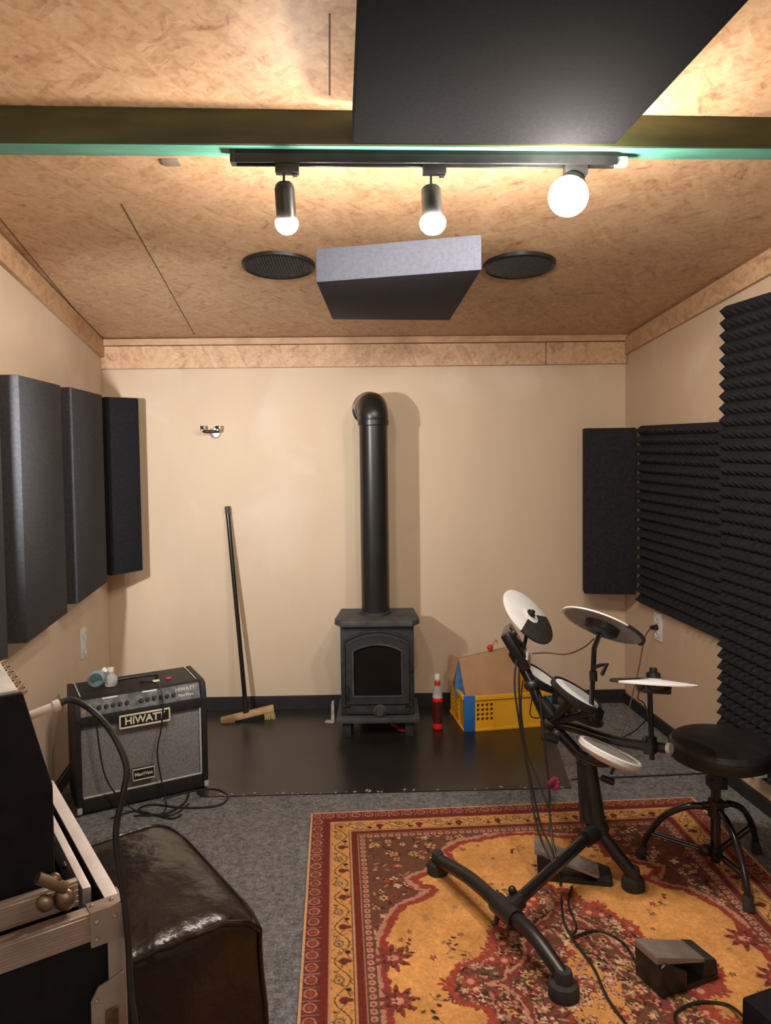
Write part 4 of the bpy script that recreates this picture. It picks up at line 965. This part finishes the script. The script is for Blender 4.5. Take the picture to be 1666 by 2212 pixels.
gold = (fd > .035) & (md < -.03)
scatter(gold, 46, spray)
scatter(gold, 60, lambda x, y: flower(x, y, rng.uniform(.009, .014), [OLV * 1.4, RED * .9, MAR * 1.5, TAN * .6][rng.randint(4)], GOLD * .6, None, 5, rng.rand() * 6))
img[(fd > 0) & (fd < .024)] = RED * 1.1
img[(fd > -.014) & (fd <= 0)] = PINK * .8
mm = md > 0; img[mm] = BRN
scatter(mm, 1150, fl_dense); scatter(mm, 1200, lf)
scatter(mm & (md < .07), 70, lambda x, y: flower(x, y, rng.uniform(.022, .034), RED * 1.25, PINK, None, 7, rng.rand() * 6))
img[(md > -.004) & (md < .014)] = RED * 1.25
img[(md > .095) & (md < .104)] = PINK * .8; img[(md > .104) & (md < .118)] = MAR * 1.4
img[md > .215] = GOLD * .9
scatter(md > .225, 60, fl_dense)
# dark red rosettes on the long sides of the field
for sx in (-1, 1):
    for y in (.89, 1.06, RLn - .89, RLn - 1.06):
        x = RW / 2 + sx * (RW / 2 - .262)
        flower(x, y, .062, MAR * 1.5, RED, None, 9, 1); flower(x - sx * .01, y, .034, RED * 1.1, PINK, DRK, 7); flower(x, y, .015, PINK, MAR, None, 5)
# borders, measured in from the edge
E_ = np.minimum(np.minimum(uu, RW - uu), np.minimum(vv, RLn - vv))
along = np.where(np.minimum(uu, RW - uu) < np.minimum(vv, RLn - vv), vv, uu)
def band(a, b): return (E_ >= a) & (E_ < b)
img[band(0, .009)] = TAN
b1_ = band(.009, .056); img[b1_] = MAR * 1.2
ph = (along / .052) % 1; shp = np.hypot((ph - .5) * .052, E_ - .032)
img[b1_ & (shp < .0185) & (shp > .0135)] = PINK * .75; img[b1_ & (shp < .009)] = RED * 1.3; img[b1_ & (np.abs(ph - .0) < .07)] = PINK * .6; img[b1_ & (n4_ > .75)] *= .6
img[band(.056, .059)] = PINK * .7; img[band(.059, .081)] = RED * .62; img[band(.081, .085)] = PINK * .8
img[band(.085, .088)] = MAR
b2_ = band(.088, .152); img[b2_] = GOLD * .98
t2_ = along / .155 * 2 * math.pi; wv = .120 + .022 * np.sin(t2_)
img[b2_ & (np.abs(E_ - wv) < .0024)] = OLV * 1.2
wv2 = .120 - .018 * np.sin(t2_ + .6); img[b2_ & (np.abs(E_ - wv2) < .0017)] = BRN * 1.2
pb = (along / .1550) % 1; f1_ = np.hypot((pb - .25) * .155, E_ - .110); img[b2_ & (f1_ < .016)] = OLV * 1.7; img[b2_ & (f1_ < .011)] = TAN * .8; img[b2_ & (f1_ < .004)] = RED
f2_ = np.hypot((pb - .75) * .155, E_ - .124); img[b2_ & (f2_ < .014)] = MAR * 1.1; img[b2_ & (np.hypot((pb - .75) * .155, E_ - .142) < .007)] = MAR
f3_ = np.hypot((pb - .5) * .155, E_ - .136); img[b2_ & (f3_ < .008)] = DRK; f4_ = np.hypot((pb - .0) * .155, E_ - .100); img[b2_ & (f4_ < .007)] = OLV
img[b2_ & (n4_ > .74)] *= .5
img[band(.152, .155)] = MAR; img[band(.155, .159)] = TAN * .8; img[band(.159, .184)] = RED * .6; img[band(.184, .187)] = PINK * .7
b3_ = band(.187, .216); img[b3_] = BRN
ph = (along / .027) % 1; shp = np.hypot((ph - .5) * .027, E_ - .201); img[b3_ & (shp < .0105)] = PINK * .9; img[b3_ & (shp < .0045)] = RED; img[band(.216, .219)] = RED * .7
img *= (1 + (n4_ - .5)[..., None] * .30)
img = img * .93 + .07 * img.mean(axis=2, keepdims=True)
img = np.clip(img, 0, 1)
# mesh
ZR = .010
gx, gy = NU + 1, NV + 1
P0 = np.array([RBL.x, RBL.y, ZR]); du = np.array(RU) * (RW / NU); dv = np.array(RV) * (RLn / NV)
ctr_ = P0 + du * NU / 2 + dv * NV / 2; ctr_[2] = 0
ii, jj = np.meshgrid(np.arange(gx), np.arange(gy)); co = P0[None] + ii.reshape(-1, 1) * du[None] + jj.reshape(-1, 1) * dv[None] - ctr_[None]
co[:, 2] += (rng.rand(len(co)) - .5) * .0012
a_ = (np.arange(NV)[:, None] * gx + np.arange(NU)[None, :]).reshape(-1); quads = np.stack([a_, a_ + gx, a_ + gx + 1, a_ + 1], 1)
me = bpy.data.meshes.new('rug_pile'); me.vertices.add(len(co)); me.vertices.foreach_set('co', co.astype(np.float32).ravel())
me.loops.add(quads.size); me.loops.foreach_set('vertex_index', quads.astype(np.int32).ravel()); me.polygons.add(len(quads)); me.polygons.foreach_set('loop_start', np.arange(0, quads.size, 4, dtype=np.int32)); me.update(calc_edges=True)
at_ = me.color_attributes.new('pattern', 'FLOAT_COLOR', 'POINT')
pim = np.ones((gy, gx, 4), np.float32); pim[:NV, :NU, :3] = img; pim[NV, :NU, :3] = img[-1]; pim[:, NU] = pim[:, NU - 1]
at_.data.foreach_set('color', pim.ravel())
m, nt, b = new_mat('woven_rug_pattern'); va = N(nt, 'ShaderNodeVertexColor'); va.layer_name = 'pattern'
nz_ = N(nt, 'ShaderNodeTexNoise'); nz_.inputs['Scale'].default_value = 350; nt.links.new(coords(nt), nz_.inputs['Vector'])
mx = N(nt, 'ShaderNodeMix'); mx.data_type = 'RGBA'; mx.blend_type = 'MULTIPLY'; mx.inputs[0].default_value = .5
nt.links.new(va.outputs[0], mx.inputs[6]); nt.links.new(ramp(nt, nz_.outputs[0], [(.3, (.7, .7, .7)), (.7, (1.25, 1.25, 1.25))]), mx.inputs[7]); nt.links.new(mx.outputs[2], b.inputs['Base Color'])
b.inputs['Roughness'].default_value = .92; b.inputs['Specular IOR Level'].default_value = .12; bump(nt, b, nz_.outputs[0], .5, .003)
me.materials.append(m)
rug = thing('persian_rug', 'gold and red patterned oriental rug under the drum kit', 'rug', tuple(ctr_))
ro = bpy.data.objects.new('rug_pile', me); COL.objects.link(ro); ro.parent = rug
bm = new(); rbk = V(RBL.x, RBL.y, .0005); prism(bm, [rbk, rbk + RU * RW, rbk + RU * RW + RV * RLn, rbk + RV * RLn], (0, 0, ZR - .0015)); obj('backing', bm, M['card'], rug)

# ------------------------------------------------------------------ electronic drum kit
def vdir(p): return (CAM - p).normalized()
def tilt(p, cv, ang):
    """unit normal at p: cv toward the viewer, the rest pointing at angle ang (degrees right of up)"""
    v = vdir(p); e1 = (RT - v * RT.dot(v)).normalized(); e2 = v.cross(e1) ; e2 = -e2 if e2.z < 0 else e2
    s = math.sqrt(1 - cv * cv); a = math.radians(ang); return (v * cv + (e1 * math.sin(a) + e2 * math.cos(a)) * s).normalized()
ft1, ft2, ft3 = G(1218, 2150, ZR), G(946, 1884, ZR), G(1368, 1918, ZR)
kit = thing('electronic_drum_kit', 'black electronic drum kit with white cymbal pads on a folding frame on the rug', 'drum kit', (ft1.x * .5 + ft3.x * .5, 2.4, ZR))
Jt = P(1094, 1968, 2.21); Hb = P(1290, 1790, 2.53)
def rod(nm, pts, r, mat='black_gloss', sm=0, par=None, seg=16):
    bm = new(); tube(bm, pts, r, seg, sm); return obj(nm, bm, M[mat], par or kit)
l1 = rod('leg', [Jt, Jt.lerp(ft1, .5) + V(0, 0, .045), ft1 + V(0, 0, .05)], .0215, 'black_pl', 6)
l2 = rod('leg', [Jt, Jt.lerp(ft2, .5) + V(0, 0, .04), ft2 + V(0, 0, .045)], .0215, 'black_pl', 6)
l3 = rod('leg', [Hb, ft3 + V(0, 0, .045)], .021, 'black_pl')
def foot(c, par, n=(0, 0, 1), r=.042):
    bm = new(); lathe(bm, [(0, 0), (r, 0), (r, .022), (r * .9, .034), (r * .62, .040), (r * .55, .065), (r * .5, .07), (0, .07)], c, n, 28); obj('rubber_foot', bm, M['rubber'], par, split=True)
foot(ft1 + V(0, 0, .001), l1); foot(ft2 + V(0, 0, .001), l2, r=.037); foot(ft3 + V(0, 0, .001), l3, r=.038)
rod('base_bar', [Jt, Hb], .0185)
bm = new(); dj = (ft1 - ft2).normalized(); tube(bm, [Jt - dj * .05, Jt + dj * .05], .030, 18); dh = (Hb - Jt).normalized(); tube(bm, [Jt, Jt + dh * .06], .028, 16); obj('leg_joint', bm, M['black_pl'], kit)
bm = new(); tube(bm, [Jt - dj * .02 + V(-.02, 0, -.05), Jt - dj * .02 + V(-.01, 0, .0)], .008, 10); sphere(bm, Jt + dh * .06 + V(-.02, 0, .03), .013, 12); sphere(bm, Jt + V(.035, -.02, -.01), .010, 12); obj('wing_bolt', bm, M['black_pl'], kit, split=True)
bm = new(); tube(bm, [Hb - dh * .07, Hb + dh * .03], .028, 18); sphere(bm, Hb, .040, 20, (1, .8, 1)); obj('hub', bm, M['black_pl'], kit)
Kp = P(1268, 1648, 2.57); Lp = P(1188, 1562, 2.66); Mp = P(1150, 1480, 2.70); Np = P(1118, 1415, 2.74)
bm = new(); tube(bm, [Hb, Kp], .032, 18); tube(bm, [Hb + V(-.03, .01, .02), Kp + V(-.005, .01, -.01)], .026, 14); obj('column', bm, M['black_pl'], kit)
rod('upright_tube', [Kp, P(1225, 1600, 2.62), Lp, P(1166, 1520, 2.68), Mp, Np], .019, 'black_gloss', 6)
bm = new()
for p_, r_ in ((Lp, .034), (Mp, .03), (Kp, .036), (P(1205, 1585, 2.64), .028)): sphere(bm, p_, r_, 16, (1, .9, .8))
tube(bm, [P(1172, 1590, 2.62), P(1205, 1600, 2.62)], .014, 12); tube(bm, [P(1168, 1510, 2.66), P(1195, 1545, 2.64)], .022, 12); obj('clamp', bm, M['black_pl'], kit)
ar = rod('side_arm', [Lp, P(1240, 1572, 2.60), P(1300, 1592, 2.54), P(1360, 1606, 2.47), P(1448, 1617, 2.37)], .0165, 'black_gloss', 8)
bm = new(); ea = P(1448, 1617, 2.37); eb = P(1400, 1611, 2.42); tube(bm, [ea - (ea - eb) * .12, ea + (ea - eb) * .06], .0178, 16); obj('end_cap', bm, M['silver_pl'], ar)
bm = new(); hx = P(1405, 1610, 2.40); obox(bm, hx, frame_to((ea - eb)), (.042, .05, .034), .005); sphere(bm, hx + V(-.02, -.01, .025), .009, 10); obj('arm_clamp', bm, M['black_pl'], ar)
rod('snare_arm', [P(1248, 1626, 2.56), P(1270, 1638, 2.52), P(1296, 1647, 2.47), P(1322, 1645, 2.44)], .0155, 'black_gloss', 6)
bm = new(); tube(bm, [P(1318, 1642, 2.42), P(1334, 1641, 2.42), P(1320, 1672, 2.42)], .006, 8); obj('wing_bolt', bm, M['black_pl'], kit)
bm = new(); tube(bm, [P(1300, 1680, 2.6), P(1325, 1690, 2.6)], .012, 8); obj('cable_clip', bm, M['black_pl'], kit)
# cymbals
def cymbal(px, py, d, R, cv, ang, sector, under=False, name='cymbal_pad'):
    c = P(px, py, d); n = tilt(c, cv, ang)
    bm = new(); lathe(bm, [(0, .012), (R * .16, .012), (R * .2, .008), (R * .34, .007), (R * .97, .0), (R, -.002), (R, -.006), (R * .95, -.006), (R * .2, .0), (0, .0)], c, n, 56); cy = obj(name, bm, M['white_wh'], kit); cy['label'] = 'white cymbal pad'
    up = V(0, 0, 1); m = frame_to(n)
    # sector angle is measured about n from the picture's right
    e = RT - n * RT.dot(n); a0 = math.atan2(m.col[1].dot(e), m.col[0].dot(e))
    s0_, s1_ = [a0 + math.radians(q) for q in sector]
    bm = new(); lathe(bm, [(R * .32, .0095), (R * .97, .0022), (R * 1.012, -.001), (R * 1.012, -.0075), (R * .93, -.0075), (R * .93, -.0065), (R * 1.0, -.0055)], c, n, 40, s0_, s1_); o = obj('rubber_surface', bm, M['rubber'], cy); o['label'] = 'black rubber playing surface'
    bm = new(); lathe(bm, [(0, .030), (.008, .030), (.010, .022), (.018, .018), (.018, .0115)], c, n, 16); obj('wing_nut', bm, M['black_pl'], cy)
    bm = new(); lathe(bm, [(R * .93, -.0064), (R * .2, -.0004), (0, -.0004)], c, n, 48); obj('underside', bm, M['grey_pl'], cy)
    bm = new(); lathe(bm, [(.0, -.03), (R * .30, -.03), (R * .40, -.022), (R * .42, -.002)], c, n, 30); obj('trigger_housing', bm, M['black_pl'], cy)
    return c, n
c1_, n1v = cymbal(1142, 1330, 2.92, .124, .44, 50, (-118, 28)); c2_, n2v = cymbal(1303, 1350, 2.47, .137, -.26, 22, (-70, 10)); c3_, n3v = cymbal(1412, 1473, 2.42, .134, .035, 4, (100, 200))
rod('cymbal_pole', [c1_ - n1v * .0, c1_ - V(0, 0, .06) + V(-.01, -.02, 0), P(1128, 1420, 2.76)], .0075, 'black_gloss')
rod('cymbal_pole', [c2_ - n2v * .005, P(1284, 1400, 2.48), P(1276, 1556, 2.50)], .0085, 'black_gloss')
rod('cymbal_pole', [c3_ + n3v * .03, P(1404, 1500, 2.42), P(1409, 1640, 2.41)], .0082, 'black_gloss')
bm = new(); p_ = P(1297, 1437, 2.46); q_ = P(1284, 1442, 2.48); tube(bm, [q_, p_], .006, 8); tube(bm, [p_, P(1312, 1434, 2.44), P(1300, 1458, 2.44)], .0065, 8); tube(bm, [P(1282, 1450, 2.485), P(1282, 1470, 2.485)], .0135, 12); obj('wing_bolt', bm, M['black_pl'], kit)
bm = new(); lathe(bm, [(.022, 0), (.022, .02), (.012, .024), (.012, .036), (0, .037)], c3_ + n3v * .008, n3v, 18); obj('cymbal_top_nut', bm, M['black_pl'], kit)
bm = new(); obox(bm, c3_ - n3v * .02 + V(.0, 0, 0), frame_to(n3v), (.085, .085, .030), .006); obj('trigger_box', bm, M['black_pl'], kit)
# pads
def pad(px, py, d, R, cv, ang, top='white_wh', rim='black_pl'):
    c = P(px, py, d); n = tilt(c, cv, ang)
    bm = new(); lathe(bm, [(0, -.030), (R * .55, -.030), (R * .9, -.018), (R * 1.0, -.008), (R, .006), (R * .95, .010), (R * .88, .007), (R * .88, .003), (0, .003)], c, n, 44); pd = obj('drum_pad', bm, M[rim], kit)
    bm = new(); lathe(bm, [(0, .0065), (R * .87, .0055), (R * .87, .003), (0, .003)], c, n, 40); o = obj('striking_surface', bm, M[top], pd)
    return c, n, pd
ca, na, pa = pad(1166, 1462, 2.82, .085, .22, 35); cb_, nb, pb_ = pad(1245, 1500, 2.54, .093, .22, 34); cc_, nc, pc_ = pad(1255, 1536, 2.74, .090, .13, 32)
cs_, ns, ps = pad(1318, 1626, 2.42, .103, .14, 26, 'grey_pl', 'white_pl'); ps['label'] = 'snare pad with a white rim'
bm = new(); tube(bm, [ca - na * .02, Mp], .014, 10); tube(bm, [cb_ - nb * .02, Lp], .016, 10); tube(bm, [cc_ - nc * .02, Lp], .014, 10); tube(bm, [cs_ - ns * .02, P(1270, 1638, 2.52)], .012, 10); obj('pad_bracket', bm, M['black_pl'], kit)
bm = new(); p_ = P(1276, 1556, 2.50); obox(bm, P(1280, 1538, 2.5), frame_to(n2v), (.06, .05, .04), .008); tube(bm, [P(1280, 1538, 2.5), Lp], .013, 10); obj('pole_holder', bm, M['black_pl'], kit)
# sound module
cm_ = P(1116, 1398, 2.78); nm_ = tilt(cm_, .18, 62); mm_ = frame_to(nm_)
bm = new(); obox(bm, cm_, mm_, (.16, .15, .036), .010); md = obj('sound_module', bm, M['black_gloss'], kit)
bm = new(); obox(bm, cm_ + nm_ * .019, mm_, (.06, .03, .002), .0005); obj('display', bm, M['glass_dark'], md)
bm = new()
for i in range(4): lathe(bm, [(.007, 0), (.006, .005), (0, .005)], cm_ + nm_ * .018 + mm_.col[0] * (-.05 + i * .033) - mm_.col[1] * .045, nm_, 12)
obj('button', bm, M['silver_pl'], md, split=True)
bm = new(); lathe(bm, [(.014, 0), (.012, .010), (0, .010)], cm_ + nm_ * .018 + mm_.col[1] * .05, nm_, 16); obj('volume_dial', bm, M['black_pl'], md)
bm = new(); tube(bm, [cm_ - nm_ * .012, Np, Mp], .015, 10); obox(bm, Np, mm_, (.05, .05, .05), .01); obj('module_bracket', bm, M['black_pl'], kit)
# drum cables
g_ = 'cables hanging from the drum module'
cable('drum_cable', [P(1116, 1425, 2.70), P(1112, 1480, 2.66), P(1122, 1560, 2.62), P(1140, 1660, 2.58), P(1155, 1760, 2.5), P(1172, 1820, 2.45), P(1197, 1868, 2.40)], .0035, 'leftmost black cable hanging from the drum module to the base bar', group=g_)
cable('drum_cable', [P(1122, 1425, 2.72), P(1122, 1500, 2.66), P(1128, 1590, 2.62), P(1148, 1690, 2.56), P(1168, 1780, 2.5), P(1190, 1830, 2.44), P(1200, 1866, 2.40)], .0035, 'inner black cable in the hanging drum bundle', group=g_)
cable('drum_cable', [P(1130, 1470, 2.7), P(1126, 1530, 2.66), P(1138, 1620, 2.62), P(1160, 1680, 2.58), P(1186, 1750, 2.52), P(1186, 1800, 2.47)], .0028, 'thin cable bowing out of the hanging drum bundle', group=g_)
cable('drum_cable', [P(1166, 1500, 2.64), P(1172, 1560, 2.60), P(1180, 1640, 2.56), P(1187, 1700, 2.53), P(1188, 1760, 2.5), P(1195, 1820, 2.44), P(1203, 1862, 2.39)], .0038, 'thicker black cable hanging beside the drum column', group=g_)
cable('drum_cable', [P(1140, 1470, 2.72), P(1150, 1500, 2.75), P(1146, 1545, 2.78), P(1170, 1550, 2.74), P(1185, 1540, 2.7)], .0022, 'short cable loop in front of the yellow crate', group=g_)
cable('drum_cable', [P(1200, 1862, 2.39), G(1212, 1910, ZR + .004), G(1214, 1960, ZR + .004), G(1222, 2000, ZR + .004), G(1250, 2045, ZR + .004), G(1285, 2095, ZR + .004), G(1315, 2160, ZR + .004), G(1375, 2240, ZR + .004)], .0040, 'black cable running forward across the rug from the base bar')
cable('drum_cable', [G(1236, 1915, ZR + .004), G(1228, 1950, ZR + .004), G(1245, 2000, ZR + .004), G(1240, 2022, ZR + .008), G(1290, 2010, ZR + .004), G(1345, 2035, ZR + .004), G(1374, 2078, ZR + .012)], .0036, 'cable lying on the rug between the two pedals')
cable('cymbal_cable', [P(1150, 1412, 2.74), P(1180, 1410, 2.68), P(1225, 1413, 2.6), P(1262, 1398, 2.53), P(1283, 1380, 2.49)], .0026, 'thin brown cable swinging from the module to the middle cymbal', 'cable_br')
cable('hihat_cable', [P(1385, 1485, 2.42), P(1378, 1508, 2.43), P(1392, 1520, 2.43), P(1401, 1545, 2.42)], .0024, 'little cable below the front cymbal pad', 'cable_br')
cable('arm_cable', [P(1396, 1555, 2.43), P(1370, 1580, 2.5), P(1330, 1600, 2.54), P(1285, 1625, 2.54)], .0024, 'thin cable slung under the side arm of the drum kit')
pz_ = sk + rn * .012 + V(0, 0, -.005)
pc = thing('power_cable', 'thin power cable dropping from the right wall socket to the floor', 'cable', tuple(pz_))
bm = new(); tube(bm, [pz_, pz_ + rn * .035], [.016, .009], 14); obj('plug', bm, M['black_pl'], pc)
bm = new(); s_ = pz_ + rn * .03; tube(bm, [s_, P(1393, 1378, s_.y - .03), P(1383, 1430, s_.y - .05), P(1372, 1480, s_.y - .1), P(1362, 1520, s_.y - .12), G(1345, 1585, .05), G(1330, 1620, .006), G(1300, 1640, .005), G(1270, 1665, .005)], .0032, 8, 8); obj('cord', bm, M['cable_br'], pc)
p_ = P(1196, 1693, 2.50); bm = new()
for i in range(9):
    a = i * .7; sphere(bm, p_ + V(.014 * math.cos(a), .008 * math.sin(2 * a), .013 * math.sin(a)), .010, 8, (1, .7, 1))
tag(obj('cable_tie', bm, M['magenta']), 'magenta fabric tie wrapped round the hanging drum cables', 'cable tie')

# ------------------------------------------------------------------ pedals
def pedal(heel, toe, w, label, plate_mat, tall, toe_h, heel_h, gap=.0):
    """heel is the low end, toe is where the raised tower stands"""
    heel = V(heel.x, heel.y, ZR + .0015); toe = V(toe.x, toe.y, ZR + .0015); d = (toe - heel).normalized(); s = V(-d.y, d.x, 0); L_ = (toe - heel).length
    t = thing('drum_pedal', label, 'pedal', tuple((heel + toe) / 2), 'foot pedals of the drum kit')
    def q(a, b, z): return heel + d * a + s * b + V(0, 0, z)
    bm = new(); box(bm, q(0, -w / 2, 0), d, s, (0, 0, 1), (L_, w, .012), .003); obj('base_plate', bm, M['black_pl'], t)
    bm = new(); prism(bm, [q(L_ - tall, -w / 2, .006), q(L_, -w / 2, .006), q(L_ + .004, -w / 2, toe_h - .028), q(L_ - .012, -w / 2, toe_h - .02), q(L_ - tall, -w / 2, toe_h * .45)], s * w, .004); obj('tower', bm, M['black_pl'], t)
    bm = new(); wp_ = w * .84; prism(bm, [q(.03, -wp_ / 2, heel_h), q(L_ + .012, -wp_ / 2, toe_h), q(L_ + .012, -wp_ / 2, toe_h - .022), q(L_ - .01, -wp_ / 2, toe_h - .022), q(.03, -wp_ / 2, heel_h - .012)], s * wp_, .003); obj('foot_plate', bm, M[plate_mat], t)
    bm = new(); prism(bm, [q(-.008, -w * .46, .004), q(.05, -w * .46, .004), q(.04, -w * .46, heel_h + .004), q(.0, -w * .46, heel_h - .008)], s * w * .92, .005); obj('heel_rest', bm, M['rubber'], t)
    bm = new(); tube(bm, [q(L_ - .02, -w * .3, .02), q(L_ - .005, -w * .3, toe_h - .02)], .006, 8); tube(bm, [q(L_ - .02, w * .3, .02), q(L_ - .005, w * .3, toe_h - .02)], .006, 8); obj('spring', bm, M['black_pl'], t)
pedal(G(1318, 1898, ZR), G(1162, 1884, ZR), .105, 'kick drum pedal on the rug behind the diagonal base bar', 'grey_metal', .075, .105, .024)
pedal(G(1520, 2090, ZR), G(1402, 2132, ZR), .105, 'hi-hat pedal with grey foot plate in front of the drum stool', 'grey_metal', .085, .112, .060)
# black box at the lower right and its cable
c = G(1598, 2168, .0); bm = new(); bu = V(.93, .36, 0).normalized(); bv = V(.36, -.93, 0).normalized()
box(bm, G(1602, 2215, ZR + .001), bu, bv, (0, 0, 1), (.30, .22, .075), .008)
tag(obj('stage_box', bm, M['tolex_matt']), 'black box cut off at the bottom right corner of the picture', 'box')
cable('floor_cable', [G(1606, 2195, ZR + .03), G(1570, 2170, ZR + .006), G(1510, 2165, ZR + .005), G(1470, 2180, ZR + .005), G(1458, 2200, ZR + .005), G(1480, 2240, ZR + .005)], .0042, 'thin cable curling out of the black box at the bottom right')

# ------------------------------------------------------------------ drum throne
t1, t2, t3 = G(1386, 1852, ZR), G(1634, 1842, 0), G(1617, 1966, ZR)
ctr = (t1 + t2 + t3) / 3; ctr.z = 0
sc_ = P(1558, 1602, ctr.y); zs = sc_.z; cxs = sc_.x; R_ = 110 / 1650 * ctr.y
th_ = thing('drum_throne', 'round black drum stool on three curved legs by the right wall', 'stool', (ctr.x, ctr.y, ZR))
n_ = V(.0, 0, 1); cs = V(cxs, ctr.y, zs)
bm = new(); lathe(bm, [(0, -.062), (R_ * .86, -.062), (R_ * .97, -.052), (R_ * 1.0, -.030), (R_ * .985, -.010), (R_ * .93, .003), (R_ * .8, .008), (0, .010)], cs, n_, 64); st = obj('seat', bm, M['vinyl'], th_)
bm = new(); lathe(bm, [(R_ * .975, -.0125), (R_ * .995, -.011), (R_ * 1.0, -.015), (R_ * .99, -.018)], cs, n_, 64); obj('seam_piping', bm, M['vinyl'], st)
pb0 = V(P(1547, 1700, ctr.y).x, ctr.y, 0)
def zz(py): return P(1547, py, ctr.y).z
bm = new(); tube(bm, [V(pb0.x + .004, ctr.y, zs - .06), V(pb0.x + .002, ctr.y, zz(1695))], .030, 20); obox(bm, V(pb0.x + .002, ctr.y, zz(1690)), Matrix.Identity(3), (.06, .05, .035), .006); obj('seat_clamp', bm, M['black_pl'], th_)
bm = new(); tube(bm, [V(pb0.x, ctr.y, zs - .06), V(pb0.x, ctr.y, zz(1860))], .0165, 20); obj('pole', bm, M['black_gloss'], th_)
bm = new(); tube(bm, [V(pb0.x, ctr.y, zz(1728)), V(pb0.x, ctr.y, zz(1762))], .0265, 20); tube(bm, [V(pb0.x - .045, ctr.y, zz(1738)), V(pb0.x + .04, ctr.y, zz(1738))], .011, 10); obj('collar', bm, M['black_pl'], th_)
bm = new(); tube(bm, [V(pb0.x, ctr.y, zz(1850)), V(pb0.x, ctr.y, zz(1828))], .0235, 20); sphere(bm, V(pb0.x - .04, ctr.y - .01, zz(1832)), .020, 14); obj('lower_collar', bm, M['black_pl'], th_)
pt_ = V(pb0.x, ctr.y, zz(1745)); pl_ = V(pb0.x, ctr.y, zz(1842))
for t in (t1, t2, t3):
    h = V(t.x - pb0.x, t.y - ctr.y, 0)
    lg = rod('leg', [pt_ + h * .06, pt_ + h * .35 - V(0, 0, .008), pt_ + h * .68 + V(0, 0, -.055), pt_ + h * .90 + V(0, 0, -.13), V(t.x, t.y, t.z + .03)], .0112, 'black_gloss', 8, th_)
    bm = new(); tube(bm, [V(t.x, t.y, t.z + .001) + h.normalized() * .004, V(t.x, t.y, t.z + .045) - h.normalized() * .008], [.019, .014], 16); obj('rubber_foot', bm, M['rubber'], lg, split=True)
    sdv = V(-h.y, h.x, 0).normalized() * .009; e_ = pt_ + h * .88 + V(0, 0, -.125)
    bm = new(); tube(bm, [pl_ + sdv, e_ + sdv], .0045, 8); tube(bm, [pl_ - sdv, e_ - sdv], .0045, 8); tube(bm, [e_ - sdv * 1.8, e_ + sdv * 1.8], .005, 8); obj('brace', bm, M['black_gloss'], th_)
# small white adapter at the foot of the foam
p_ = PL(1656, 1648, RB + rn * .02, rn); bm = new(); obox(bm, p_ + rn * .045, frame_to(rn, (0, 0, 1)), (.075, .09, .05), .008)
obox(bm, p_ + rn * .02, frame_to(rn, (0, 0, 1)), (.07, .09, .004), .001)
tag(obj('power_adapter', bm, M['white_pl']), 'white power adapter at the foam just right of the stool seat', 'adapter')

for o in bpy.data.objects:
    if '_base' in o: del o['_base']
